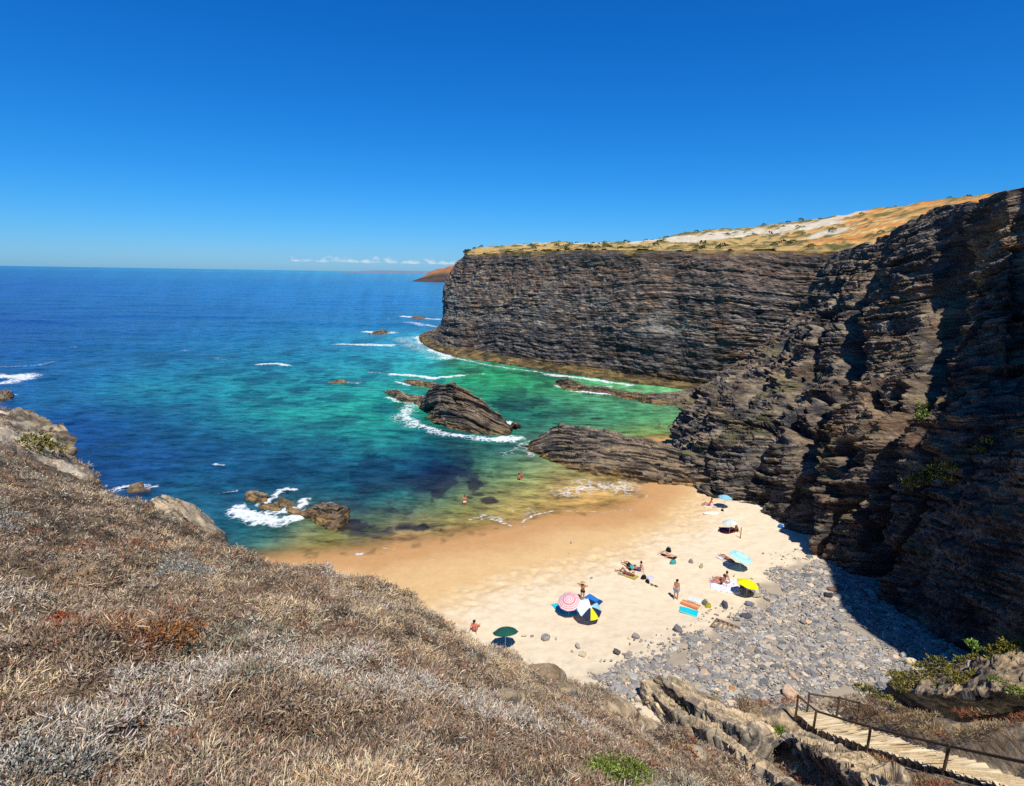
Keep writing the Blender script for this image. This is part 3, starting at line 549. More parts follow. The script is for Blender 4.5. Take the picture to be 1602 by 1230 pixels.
# ------------------------------------------------------------------ the scrubby slope the camera stands on
SIL = [(-150, 605, 42), (-60, 620, 36), (0, 640, 31), (60, 662, 27), (108, 696, 24), (125, 728, 22), (170, 774, 18.5), (240, 798, 16), (300, 826, 14), (370, 865, 12), (480, 895, 10.5), (600, 918, 9.8), (680, 958, 9.3), (760, 1008, 9.2), (850, 1052, 9.5), (920, 1074, 10), (1000, 1116, 10), (1060, 1152, 9.6), (1110, 1168, 9), (1200, 1224, 8), (1240, 1275, 7.2), (1330, 1400, 6.0)]
sil = np.array([aty(*a) for a in SIL])
INN = [(0,1229,2.3),(400,1229,2.45),(800,1229,3.1),(1050,1229,4.6),(0,1000,3.7),(300,1000,4.3),(600,1000,5.6),(800,1100,5.4),(0,900,5.6),(300,900,7.2),(0,800,9.2),(150,800,11),(0,720,16),(60,690,20),(950,1160,6.6)]
inn = np.array([aty(*a) for a in INN]); ext = np.array([[0,0,24.2],[-3,0,24.6],[3,0,23.4],[6,1,21.5],[-8,4,23.5],[-14,10,22.5],[-26,20,21.6],[0,-6,25],[7,-4,22]], float)
cp = np.vstack([sil, inn, ext]); hz_in = RBF(cp[:, :2], cp[:, 2], power=2, smooth=0.3)
sth = np.arctan2(sil[:, 0], sil[:, 1]); srr = np.hypot(sil[:, 0], sil[:, 1])
o_ = np.argsort(sth); sth, srr = sth[o_], srr[o_]
sth = np.concatenate([[-math.pi * .75], sth, [math.radians(60), math.radians(140)]]); srr = np.concatenate([[45], srr, [5.5, 5.0]])
def hill_z(X, Y, detail=True):
    P = np.stack([X, Y], -1); r = np.hypot(X, Y); t = np.arctan2(X, Y); rs = np.interp(t, sth, srr)
    rc = np.minimum(r, rs); f = rc / np.maximum(r, 1e-6); Q = P * f[:, None]; z = hz_in(Q)
    ex = np.maximum(r - rs, 0); dep = (26 - z) / np.maximum(rs, .5)
    z = z - ex * (0.30 + np.clip(dep, .1, 1.2)) - 0.35 * np.minimum(ex, 3.0) ** 2 - np.maximum(ex - 3, 0) * 2.0
    return z
def hill_noise(X, Y, r):
    return 0.15 * fbm(X / .62, Y / .62, 0, 3, 401) * np.clip(r / 4, .5, 1.2) + 0.05 * fbm(X / .2, Y / .2, 0, 2, 404)
nth_, nr_ = 620, 330
tH = np.radians(np.linspace(-80, 75, nth_)); rH = np.concatenate([np.geomspace(.5, 30, 250), np.linspace(30.4, 62, 80)])
T_, R_ = np.meshgrid(tH, rH, indexing='ij'); rs_ = np.interp(T_, sth, srr)
HX, HY = (R_ * np.sin(T_)).ravel(), (R_ * np.cos(T_)).ravel(); hr = R_.ravel(); ex = hr - rs_.ravel()
HZ = hill_z(HX, HY) + hill_noise(HX, HY, hr)
# bedrock shows on the drop and in a few bare ledges
bare = sstep(.3, 2.0, ex)
bn = fbm(HX / 2.2, HY / 2.2, 0, 4, 411)
for (x, y, d, w) in [(30,665,26,3.4),(80,690,23.5,2.2),(20,715,19,1.6),(70,725,18.5,1.5),(830,1050,9.0,.5),(960,1100,9.0,.55),(870,1072,8.4,.35)]:
    q = aty(x, y, d); e = np.hypot(HX - q[0], HY - q[1]) / w + .6 * bn; bare = np.maximum(bare, sstep(1.1, .6, e))
hb = HZ * 1.0 + .35 * HX + .2 * HY + .3 * fbm(HX / 3, HY / 3, 0, 3, 415)
led = strata_disp(np.stack([HX, HY, HZ], -1), hb, 421, [(1.1, .5, 3.0), (.4, .25, 1.4)], HX * .5 + HY)
HZ = HZ + bare * (led * .35 + .12 * fbm(HX / .6, HY / .6, HZ, 3, 425)) * sstep(3.0, 8.0, hr)
hc_ = mixc(lin(84, 72, 56), lin(120, 104, 82), sstep(-.4, .5, fbm(HX / .7, HY / .7, 0, 4, 431)))
rk = mixc(lin(96, 84, 70), lin(188, 172, 146), sstep(-.5, .5, fbm(HX / 1.1, HY / 1.1, hb / .3, 4, 433)))
hc_ = mixc(hc_, rk, bare)
link("hillside", np_mesh("hillside", np.stack([HX, HY, HZ], -1), grid_faces(nth_, nr_), {"col": hc_}, {"bed": hb}, smooth=False), mat_rock("hillside_soil", fine=2.0, bump=.5, bdist=.08), kind="structure")
# ------------------------------------------------------------------ rocks, reefs and ledges
m_seawet = mat_rock("sea_rock", fine=1.6, rough=0.6, bump=0.8, bdist=0.15, spec=0.4)
m_ledge = mat_rock("ledge_rock", fine=2.2, rough=0.85, bump=0.7, bdist=0.1)
def stations(st, dn_far=1.0):
    """st: (near waterline px, crest px, depth step, far factor) -> cross-sections of a rock lying in the sea"""
    out = []
    for (n, cpx, dn, f) in st:
        a = atz(n[0], n[1], 0.0); c_ = aty(cpx[0], cpx[1], a[1] + dn); h = (c_ - a) * (1, 1, 0); h = h / (np.linalg.norm(h) + 1e-6)
        w = max(dn, c_[2] * .6) * f
        out.append([a - (0, 0, 1.2) - h * .3, a + (0, 0, .05), a * .45 + c_ * .55 + (0, 0, .12 * c_[2]), c_, c_ + h * w * .6 - (0, 0, .55 * c_[2]), c_ + h * w - (0, 0, c_[2] + 1.2)])
    return out
def rock_body(name, cols, nu, nv, seed, dip=(0, 0, 1), sharp=False, layers=((.9, .3, 3.5), (.35, .2, 1.5), (.15, .09, .7)), rough=.12, warm=.45, dust_light=.7, tone=1.0, algae=True, mat=None, label=None, cat="rock", group=None, big=.3, strike=(1, 0, 0), close=True, props=None, palemix=0.0, along_f=None):
    cols = [np.array(x, float) for x in cols]
    if close == 'sink':
        ax0 = cols[0].mean(0) - cols[1].mean(0); ax1 = cols[-1].mean(0) - cols[-2].mean(0); ax0 /= np.linalg.norm(ax0); ax1 /= np.linalg.norm(ax1)
        cols = [cols[0] + ax0 * .5 - (0, 0, 2.2)] + cols + [cols[-1] + ax1 * .5 - (0, 0, 2.2)]
    elif close:      # pinch both ends shut
        e0 = cols[0].mean(0); e1 = cols[-1].mean(0)
        cols = [e0 + (cols[0] - e0) * .08 + (e0 - cols[1].mean(0)) * .25] + cols + [e1 + (cols[-1] - e1) * .08 + (e1 - cols[-2].mean(0)) * .25]
    V, tv = curtain(cols, nu, nv, sharp=sharp); sh = V.shape; n0 = grid_normals(V); ctr = V.reshape(-1, 3).mean(0) - (0, 0, 2)
    if (n0 * (V - ctr)).sum() < 0: n0 = -n0
    P = V.reshape(-1, 3).copy(); nrm = n0.reshape(-1, 3); size = np.ptp(P, axis=0).max(); sc = max(.5, size / 14)
    P += nrm * (big * fbm(P[:, 0] / (2.5 * sc), P[:, 1] / (2.5 * sc), P[:, 2] / (2.5 * sc), 3, seed))[:, None]
    dipv = np.array(dip, float); dipv /= np.linalg.norm(dipv); bed = P @ dipv + .25 * fbm(P[:, 0] / 4, P[:, 1] / 4, P[:, 2] / 4, 3, seed + 3); bed = bed + .12 * vn(bed / .5, 0, 0, seed + 4)
    al = P @ np.array(strike, float)
    d = strata_disp(P, bed, seed + 5, layers, al) + rough * fbm(P[:, 0] / .7, P[:, 1] / .7, P[:, 2] / .7, 4, seed + 8)
    P += nrm * d[:, None]
    nn = grid_normals(P.reshape(sh)).reshape(-1, 3); nn *= np.sign((nn * nrm).sum(-1))[:, None]
    c = rock_col(P, bed, nn[:, 2], seed + 20, warm=warm, dust_light=dust_light) * tone
    c = mixc(c, lin(196, 180, 150), palemix * (0.6 + .8 * fbm(P[:, 0] / .8, P[:, 1] / .8, bed / .3, 3, seed + 25)).clip(0, 1))
    if algae:
        k = sstep(.9, .3, P[:, 2] + .3 * fbm(P[:, 0], P[:, 1], 0, 3, seed + 30)); c = mixc(c, mixc(lin(132, 104, 58), lin(58, 48, 30), sstep(-.3, .3, fbm(P[:, 0] / .8, P[:, 1] / .8, P[:, 2] / .4, 3, seed + 31))), k * .85)
    me = np_mesh(name, P, grid_faces(*sh[:2]), {"col": c}, {"bed": bed}); o = link(name, me, mat or m_seawet)
    if label: tag(o, label, cat, group)
    for k_, v_ in (props or {}).items(): o[k_] = v_
    return o
S = lambda n, c_, dn, f=1.0: (n, c_, dn, f)
rock_body("sea_stack", stations([S((654,641),(660,634),1.5), S((660,649),(674,609),4), S((680,661),(690,603),5.5), S((705,671),(708,603),6), S((730,677),(728,612),6), S((757,679.5),(752,626),5.5), S((780,681),(777,648),4), S((797,682),(796,663),2.5), S((804,673),(808,665),1)]), 420, 240, 500,
          sharp=True, dip=(.50, .60, .62), layers=((1.5, 1.0, 9), (.6, .62, 5), (.26, .32, 2.6)), rough=.08, big=.3, strike=(.9, -.4, 0), label="largest dark slanted rock standing alone in the green water, pale jagged top", tone=.52, warm=.3, dust_light=1.0)
rock_body("reef_rock", stations([S((602,614.5),(603,610.5),1.5), S((625,628),(624,611),3), S((645,632),(645,617),3), S((664,636),(662,620),3)]), 200, 80, 520, dip=(.25, .55, .75), label="low brown reef shelf running left from the big slanted rock, foam below", warm=.6, tone=.85)
rock_body("reef_rock", stations([S((632,597.5),(633,594.5),1), S((650,603),(650,594),2.5), S((668,606.5),(668,598),2.5), S((686,609),(685,603),2)]), 160, 60, 530, dip=(.25, .55, .75), label="thin low reef strip just behind the big slanted rock, nearest the breaking wave", warm=.55, tone=.8)
rock_body("rock_spit", stations([S((824,703),(829,693),1.5), S((846,712),(850,676),4), S((868,724),(872,665),6), S((895,736),(912,671),7.5), S((930,743),(950,674),8), S((970,748.5),(980,682),8), S((1008,754.5),(1008,688),8), S((1050,759),(1042,701),7), S((1090,764),(1072,711),6.5), S((1140,778),(1120,712),6)]), 560, 220, 540,
          sharp=True, dip=(.28, .72, .62), layers=((1.2, .8, 12), (.48, .52, 6), (.22, .28, 3)), rough=.07, big=.3, strike=(.95, -.3, 0), label="long layered dark rock spit between the sand and the green pool, joined to the cliff", tone=.6, warm=.35, dust_light=.9)
rock_body("reef_ridge", stations([S((867,602),(869,599.5),1.2), S((882,609.5),(886,597),4), S((912,615),(912,601),4), S((950,618.5),(950,608),3.5), S((990,627.5),(990,613),5), S((1045,635),(1040,617),6), S((1098,638),(1098,612),6), S((1150,640),(1150,612),6)]), 420, 90, 560,
          dip=(.2, .6, .6), sharp=True, layers=((1.2, .6, 7), (.5, .45, 3), (.24, .24, 1.4)), strike=(.95, -.3, 0), label="narrow brown reef ridge crossing the pool below the headland, waves breaking on its tip", warm=.6, tone=.6)
rock_body("sea_rock", stations([S((579,523),(581,521),2), S((593,523.6),(595,517),5), S((611,522.6),(609,519.5),3)]), 80, 40, 570, label="small black rock far out in the blue water, ringed with white foam", tone=.6, big=.8)
rock_body("sea_rock", stations([S((640,498),(642,496.5),3), S((652,498.6),(653,494.5),4), S((664,498.6),(664,497),3)]), 60, 30, 575, label="tiny dark rock awash in surf beside the headland tip", tone=.6, big=.6)
rock_body("sea_rock", stations([S((514,599),(517,597.5),1), S((530,600.3),(530,595.8),2), S((544,600.3),(542,598.5),1)]), 70, 36, 580, label="half sunken flat rock in the turquoise water with a thin foam line", tone=.6)
rock_body("sea_rock", stations([S((383,781),(385,769),1.2), S((401,786),(402,771.5),1.6), S((420,788),(417,776),1.3)]), 90, 50, 585, dip=(.3, .5, .8), label="brown flat rock at the upper left end of the foaming rocks nearest the scrub slope", warm=.7, layers=((.5, .2, 2), (.2, .1, 1)))
rock_body("sea_rock", stations([S((403,794),(406,786.5),.8), S((425,801),(427,789.5),1.1), S((439,799),(437,791),.8)]), 90, 46, 590, dip=(.3, .5, .8), label="low wet brown rock in the middle of the white foam", warm=.7, layers=((.5, .2, 2), (.2, .1, 1)))
rock_body("sea_rock", stations([S((434,789),(438,782),.8), S((448,793.5),(450,783.5),1.0), S((463,794),(461,789),.7)]), 80, 46, 595, dip=(.3, .5, .8), label="small brown rock behind the foam, between the flat rock and the black block", warm=.7, layers=((.5, .2, 2), (.2, .1, 1)))
rock_body("sea_rock", stations([S((446,801),(451,797),.6), S((462,806),(465,799),.8), S((478,808),(476,803),.6)]), 80, 46, 600, dip=(.3, .5, .8), label="narrow brown ledge leading through foam to the black block of rock", warm=.7, layers=((.5, .2, 2), (.2, .1, 1)))
rock_body("sea_rock", stations([S((473,807),(478,801),.6), S((485,815),(491,790.5),1.8), S((505,826),(508,788.5),2.6), S((525,829),(528,791.5),2.6), S((541,817),(543,795),1.8), S((548,809),(547,802),.8)]), 220, 130, 605, dip=(0, .05, 1), layers=((.55, .36, 3), (.25, .12, 1.2)), label="black blocky layered rock standing at the edge of the shallows", tone=.55, warm=.5, big=.2)
rock_body("sea_rock", stations([S((198,769),(202,763),1), S((213,771),(215,757),1.4), S((234,769),(231,762),1)]), 80, 50, 610, label="pale brown rock in foam just beyond the edge of the scrub slope", warm=.6, palemix=.3)
rock_body("sea_rock", stations([S((-30,630),(-26,616),2), S((0,629),(0,611),3), S((20,623),(17,614),2)]), 90, 50, 615, label="dark rock in surf at the far left beside the bare headland ledge", tone=.7)
# bare ledges on the scrub slope
def ledge(cs): return [[aty(*q) for q in c_] for c_ in cs]
rock_body("rock_outcrop", ledge([[(234,802,16.2),(236,790,16.1),(240,782,16.3),(250,786,16.9),(252,800,17)], [(258,812,15.5),(260,795,15.2),(266,778,15.5),(284,784,16.2),(290,806,16.3)], [(284,826,14.6),(288,808,14.4),(298,792,14.7),(316,800,15.3),(322,820,15.4)], [(312,840,13.9),(314,826,13.7),(322,814,13.9),(336,820,14.4),(342,836,14.5)], [(334,848,13.2),(336,840,13.1),(340,830,13.2),(350,836,13.5),(354,848,13.6)]]), 150, 70, 620, sharp=True, dip=(.55, .6, .6), layers=((.34, .26, 2.2), (.13, .10, .8), (.06, .03, .4)), rough=.04, big=.05, strike=(.6, -.7, -.4), label="pale split slab outcrop on the edge of the scrub slope above the sea", algae=False, warm=.3, palemix=.55, mat=m_ledge)
rock_body("rock_ledge", ledge([[(-60,690,26),(-60,668,26.2),(-50,650,26.8),(-40,640,28)], [(0,700,25),(0,678,25.3),(6,655,26),(10,640,27.5)], [(50,706,24),(50,690,24.2),(56,668,25),(62,654,26.4)], [(88,712,23.2),(92,696,23.3),(98,680,24),(102,668,25)], [(108,712,23),(112,704,23),(116,696,23.4),(118,690,24)]]), 220, 110, 630, sharp=True, dip=(.3, .5, .8), layers=((.9, .6, 2.6), (.36, .34, 1.2), (.15, .12, .6)), rough=.10, big=.2, strike=(.7, -.7, 0), label="weathered tan rock ledge above the sea at the far left of the slope", algae=False, warm=.45, palemix=.3, tone=.85, mat=m_ledge)
for i, (x, y, d, w, h, lb) in enumerate([(846,1046,8.9,.42,.20,"whitish boulder poking out of scrub on the slope's edge above the sand"), (806,1042,8.6,.2,.11,"small pale stone in scrub left of the whitish boulder"), (880,1072,8.7,.3,.12,"flat pale rock in the scrub below the whitish boulder"), (960,1100,8.9,.45,.16,"pale cracked slab on the slope's edge above the grey rubble"), (1005,1125,8.8,.35,.12,"buff slab on the slope edge next to the layered ledges"), (1085,1180,8.0,.3,.1,"small buff slab lowest on the slope edge"), (795,1108,5.6,.16,.08,"small orange tinted stone in the middle of the scrub")]):
    q = aty(x, y, d); z_ = hill_z(np.array([q[0]]), np.array([q[1]]))[0] - .02
    cs = [[(q[0] + w * a, q[1] - .7 * w * b_, z_ - .15), (q[0] + w * a, q[1] - .5 * w * b_, z_ + h * .8 * b_), (q[0] + w * a * .9, q[1], z_ + h * b_ + .02), (q[0] + w * a, q[1] + .6 * w * b_, z_ + h * .6 * b_), (q[0] + w * a, q[1] + .8 * w * b_, z_ - .2)] for a, b_ in ((-1, .35), (-.5, .9), (.1, 1), (.6, .8), (1, .3))]
    rock_body("slope_rock", cs, 50, 36, 640 + i * 7, dip=(-.4, -.2, 1), layers=((.12, .05, .5), (.05, .02, .2)), rough=.03, big=.04, label=lb, algae=False, warm=.35, palemix=.65, mat=m_ledge)
# tilted ledges at the foot of the slope
rock_body("tilted_ledge", close="sink", sharp=True, cols=ledge([[(1000,1090,29),(1003,1080,28.8),(1004,1066,28.9),(1024,1062,29.6),(1034,1072,30)], [(1026,1128,26.9),(1030,1116,26.6),(1035,1096,26.8),(1066,1096,27.8),(1076,1106,28.3)], [(1062,1160,24.7),(1066,1148,24.4),(1070,1124,24.6),(1104,1128,25.8),(1115,1140,26.2)], [(1104,1190,22.3),(1110,1176,22),(1116,1149,22.2),(1146,1158,23.4),(1158,1172,23.8)], [(1146,1216,20.2),(1152,1203,19.9),(1157,1174,20.1),(1184,1190,21.3),(1196,1206,21.7)], [(1190,1260,17.7),(1196,1246,17.4),(1202,1206,17.6),(1230,1222,18.8),(1242,1240,19.2)], [(1250,1310,15),(1256,1296,14.8),(1262,1256,15),(1290,1270,16),(1300,1290,16.4)]]), nu=460, nv=120, seed=700,
          dip=(-.5, -.25, .8), layers=((.7, .42, 1.5), (.28, .22, .6), (.12, .07, .3)), rough=.06, big=.12, strike=(.5, -.85, 0), label="nearest long tilted rock ledge at the foot of the scrub slope", algae=False, warm=.25, dust_light=.9, tone=1.35, palemix=.35, mat=m_ledge)
rock_body("tilted_ledge", close="sink", sharp=True, cols=ledge([[(1026,1086,28.4),(1029,1074,28.1),(1030,1060,28.3),(1062,1064,29.6),(1075,1078,30)], [(1060,1116,26.9),(1064,1104,26.6),(1066,1087,26.8),(1114,1090,28.2),(1126,1106,28.8)], [(1092,1138,25.3),(1096,1124,25),(1099,1107,25.2),(1154,1112,26.8),(1168,1130,27.2)], [(1124,1162,23.8),(1128,1149,23.5),(1131,1127,23.7),(1200,1134,25.4),(1214,1152,25.8)], [(1162,1190,22.2),(1168,1174,21.9),(1176,1150,22.2),(1238,1152,23.8),(1250,1174,24.2)]]), nu=360, nv=120, seed=720,
          dip=(-.5, -.25, .8), layers=((.8, .42, 1.7), (.3, .22, .6), (.12, .07, .3)), rough=.06, big=.12, strike=(.5, -.85, 0), label="broad tilted rock ledge with a flat pale top beside the foot of the stairs", algae=False, warm=.25, dust_light=1.0, tone=1.35, palemix=.4, mat=m_ledge)
rock_body("overhanging_rock", close="sink", sharp=True, cols=ledge([[(1212,1190,23.6),(1225,1178,23.2),(1236,1152,22.2),(1256,1146,22.6),(1270,1160,24)], [(1236,1222,22.2),(1246,1206,21.6),(1252,1160,20.6),(1286,1156,21.4),(1300,1172,22.6)], [(1276,1250,20.2),(1286,1234,19.6),(1290,1182,18.7),(1330,1176,19.6),(1344,1190,20.4)], [(1320,1280,18.2),(1330,1262,17.6),(1334,1206,16.9),(1372,1196,17.8),(1384,1210,18.4)], [(1370,1310,16.4),(1378,1290,16),(1384,1232,15.4),(1420,1218,16.2),(1430,1230,16.8)]]), nu=260, nv=130, seed=740,
          dip=(-.3, -.35, .8), layers=((.6, .4, 1.3), (.24, .2, .5), (.1, .06, .3)), rough=.08, big=.15, strike=(.5, -.85, 0), label="brown rock with a dark hollow beneath it, left of the wooden handrail", algae=False, warm=.5, dust_light=.9, tone=1.25, palemix=.25, mat=m_ledge)
# the bank the stairs climb
BK = [(1250,1122,25.2),(1310,1146,23),(1357,1172,21.1),(1420,1190,19.2),(1478,1210,17.4),(1540,1225,15.7),(1602,1245,14),(1330,1100,25.6),(1400,1112,24),(1450,1130,22),(1500,1138,20.6),(1602,1130,18.8),(1602,1180,16.4),(1560,1200,16.6),(1500,1180,18.4),(1420,1155,21),(1360,1140,22.8),(1250,1170,22.6),(1300,1186,20.6),(1350,1200,18.9),(1400,1225,17),(1480,1245,14.8),(1190,1180,23.5),(1150,1150,25),(1100,1125,26.8),(1240,1090,27),(1200,1240,19.5),(1290,1105,26.2)]
bk = np.array([aty(*a) for a in BK]); bz = RBF(np.vstack([bk[:, :2], [[26, 18], [28, 12], [18, 8], [10, 14], [8, 20]]]), np.concatenate([bk[:, 2], [10.5, 13, 15, 9, 6]]), power=1, smooth=.05)
bx, by = np.linspace(4, 33, 300), np.linspace(6, 31, 270); BX, BY = [q.ravel() for q in np.meshgrid(bx, by, indexing='ij')]; BP = np.stack([BX, BY], -1)
POLY = np.array([aty(x, y, d)[:2] for x, y, d in [(1060,1085,29),(1180,1080,28),(1245,1085,27.2),(1320,1082,27),(1385,1095,25.8),(1440,1120,23.4),(1520,1118,22),(1610,1095,20.5),(1800,1100,18)]] + [[32, 10], [20, 6], [6, 8], [5, 18]])
ds, _ = seg_dist(BP, np.vstack([POLY, POLY[:1]])); ds = np.where(inside(BP, POLY), ds, -ds) + .4 * fbm(BX / 1.5, BY / 1.5, 0, 3, 751)
zz = bz(BP) + .22 * fbm(BX / 1.6, BY / 1.6, 0, 4, 752) + .06 * fbm(BX / .4, BY / .4, 0, 3, 753); PL0 = np.array([aty(*q) for q in [(1245,1118,25.4),(1272,1141,24.2),(1357,1170,21.1),(1476,1206,17.5),(1650,1256,13.4)]]); PLc = PL0[:, :2] + (1.05, .2); dpp, par = seg_dist(BP, PLc); wz = np.interp(par, np.arange(5), PL0[:, 2]) - .42; pw = sstep(2.3, 1.45, dpp); zz = zz * (1 - pw) + np.minimum(zz, wz) * pw; zz = zz - (1 - sstep(-.2, 1.2, ds)) * 2.2 - np.maximum(-ds, 0) * 1.4
cc = mixc(lin(150, 126, 98), lin(184, 162, 126), sstep(-.4, .4, fbm(BX / 1.2, BY / 1.2, 0, 4, 754))); cc = mixc(cc, lin(122, 108, 94), sstep(.1, .5, fbm(BX / .8, BY / .8, 3, 4, 755)))
link("bank", np_mesh("bank", np.stack([BX, BY, zz], -1), grid_faces(300, 270), {"col": cc}, {"bed": zz + .4 * BX}), m_ledge, kind="structure")
def bank_z(x, y): return float(bz(np.array([[x, y]]))[0])
rock_body("bluff", sharp=True, cols=ledge([[(1378,1100,28.6),(1380,1092,28.4),(1388,1072,28),(1396,1062,28.6),(1402,1056,29.4),(1410,1075,30.5)], [(1424,1124,27.2),(1426,1110,27),(1430,1082,25.8),(1446,1062,27.2),(1452,1042,29),(1464,1070,31)], [(1480,1128,26),(1482,1114,25.7),(1490,1088,24.2),(1502,1058,26.2),(1512,1028,28.6),(1524,1060,31)], [(1540,1122,25),(1544,1110,24.6),(1556,1082,23.1),(1562,1045,25.2),(1566,1013,28),(1580,1040,31)], [(1606,1112,24),(1608,1104,23.6),(1612,1088,22.2),(1616,1045,24.6),(1622,1006,27.6),(1640,1040,31)], [(1700,1100,22),(1704,1090,21.6),(1710,1070,20.6),(1712,1030,23.5),(1716,1000,27),(1730,1030,30)]]), nu=240, nv=150, seed=760,
          dip=(.2, -.2, 1), layers=((.7, .2, 2.5), (.3, .12, 1.2)), rough=.2, big=.3, algae=False, warm=.5, mat=m_ledge, props={"kind": "structure"}, tone=.9)
# ------------------------------------------------------------------ dry coastal scrub (uncountable): many small twigs and leaves
def blades(root, dirn, L, w, col, seed=1, curl=.5):
    """curved two-segment leaf blades"""
    r = np.random.default_rng(seed); n = len(root); side = np.cross(dirn, r.normal(size=(n, 3))); side /= np.linalg.norm(side, axis=1, keepdims=True) + 1e-9
    bend = np.cross(side, dirn) * (curl * r.uniform(-1, 1, n))[:, None] + np.array([0, 0, -.25]) * curl
    p1 = root + dirn * (L * .55)[:, None]; p2 = p1 + (dirn + bend) * (L * .45)[:, None]
    sw = side * w[:, None]
    V = np.stack([root - sw * .5, root + sw * .5, p1 - sw * .5, p1 + sw * .5, p2 - sw * .12, p2 + sw * .12], 1).reshape(-1, 3)
    b = np.arange(n)[:, None] * 6; F = np.concatenate([b + [0, 1, 3, 2], b + [2, 3, 5, 4]], 0)
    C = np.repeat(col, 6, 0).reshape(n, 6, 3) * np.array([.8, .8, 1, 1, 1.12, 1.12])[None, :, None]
    return V, F, C.reshape(-1, 3)
def mat_leaf(name, rough=.8):
    m, nt, b = nt_new(name); a = N(nt, "ShaderNodeAttribute", attribute_name="col"); tc = N(nt, "ShaderNodeTexCoord")
    nt.links.new(mulcol(nt, a.outputs["Color"], maprange(nt, noise_n(nt, tc.outputs["Object"], 30, 2), .3, .7, .75, 1.25)), b.inputs["Base Color"]); b.inputs["Roughness"].default_value = rough; b.inputs["Specular IOR Level"].default_value = .2
    return m
m_leaf = mat_leaf("dry_leaf")
def hill_full(X, Y): return hill_z(X, Y) + hill_noise(X, Y, np.hypot(X, Y))
g_ = np.random.default_rng(11)
PAL = 1.38 * np.array([lin(132, 112, 92), lin(168, 158, 144), lin(190, 168, 134), lin(132, 92, 66), lin(88, 76, 64), lin(150, 132, 110), lin(126, 122, 104)])
def scrub_set(n, th0, th1, r0, r1, rp, seed):
    r = np.random.default_rng(seed); t = r.uniform(math.radians(th0), math.radians(th1), n); rs = np.interp(t, sth, srr); rad = r0 * (r1 / r0) ** (r.uniform(0, 1, n) ** rp)
    k = rad < rs + .7; t, rad, rs = t[k], rad[k], rs[k]; return rad * np.sin(t), rad * np.cos(t), rad
cx_, cy_, cr_ = scrub_set(76000, -62, 44, 1.25, 46, .95, 21)
bare_c = np.zeros(len(cx_))
for (x, y, d, w) in [(30,665,26,3.4),(80,690,23.5,2.2),(20,715,19,1.6),(70,725,18.5,1.5),(960,1100,9.0,.3),(845,1046,8.9,.3)]:
    q = aty(x, y, d); bare_c = np.maximum(bare_c, np.hypot(cx_ - q[0], cy_ - q[1]) < w * .8)
k = (bare_c < .5) | (g_.uniform(size=len(cx_)) < .15); cx_, cy_, cr_ = cx_[k], cy_[k], cr_[k]
# leave dark gaps between the cushions
gap = fbm(cx_ / .42, cy_ / .42, 0, 2, 451); k = gap > -1.05; cx_, cy_, cr_ = cx_[k], cy_[k], cr_[k]
nb = 22; cz_ = hill_full(cx_, cy_)
sel1 = fbm(cx_ / 1.1, cy_ / 1.1, 0, 3, 461); sel2 = fbm(cx_ / .8, cy_ / .8, 7, 3, 463); sel3 = fbm(cx_ / 2.2, cy_ / 2.2, 3, 3, 465)
typ = np.where(sel1 > .48, 1, np.where(sel1 < -.52, 4, np.where(sel2 > .68, 3, np.where(sel2 < -.50, 2, np.where(sel3 > .25, 5, np.where(sel3 < -.45, 6, 0))))))
typ = np.where(g_.uniform(size=len(typ)) < .42, g_.integers(0, 6, len(typ)), typ)
R_c = g_.uniform(.04, .11, len(cx_)) * (1 + .035 * cr_)
ii = np.repeat(np.arange(len(cx_)), nb); n = len(ii)
hd = g_.normal(size=(n, 3)); hd[:, 2] = np.abs(hd[:, 2]) + .15; hd /= np.linalg.norm(hd, axis=1, keepdims=True)
root = np.stack([cx_, cy_, cz_], -1)[ii] + hd * (R_c[ii] * g_.uniform(.25, 1.0, n))[:, None] * (1, 1, .75)
dr = hd + g_.normal(size=(n, 3)) * .55; dr /= np.linalg.norm(dr, axis=1, keepdims=True)
L = g_.uniform(.014, .042, n) * (1 + .05 * cr_[ii]) * np.where(typ[ii] == 2, 1.5, 1); csz = np.exp(g_.normal(0, .22, len(cx_)))[ii]; L = L * csz; w = g_.uniform(.0026, .0056, n) * np.sqrt(csz) * (1 + .11 * cr_[ii]) * np.where(typ[ii] == 2, .6, 1)
colr = PAL[typ[ii]] * g_.uniform(.55, 1.5, n)[:, None] * g_.normal(1, .05, (n, 3))
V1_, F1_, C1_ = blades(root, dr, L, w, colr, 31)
# straw stalks and dead stems standing above the cushions
sx, sy, sr = scrub_set(5000, -62, 44, 1.3, 40, .8, 22); sz = hill_full(sx, sy); n = len(sx)
dr = g_.normal(size=(n, 3)) * .55; dr[:, 2] = np.abs(dr[:, 2]) * .6 + .55; dr /= np.linalg.norm(dr, axis=1, keepdims=True)
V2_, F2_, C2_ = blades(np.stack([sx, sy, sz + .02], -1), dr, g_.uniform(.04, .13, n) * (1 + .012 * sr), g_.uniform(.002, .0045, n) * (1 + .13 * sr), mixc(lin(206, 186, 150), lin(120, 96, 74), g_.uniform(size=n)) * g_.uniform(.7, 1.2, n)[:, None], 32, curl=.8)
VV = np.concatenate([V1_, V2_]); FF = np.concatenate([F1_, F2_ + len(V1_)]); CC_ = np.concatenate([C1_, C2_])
link("dry_scrub", np_mesh("dry_scrub", VV, FF, {"col": CC_}), m_leaf, kind="stuff", label="dry grey and brown coastal scrub covering the near slope", category="scrub")

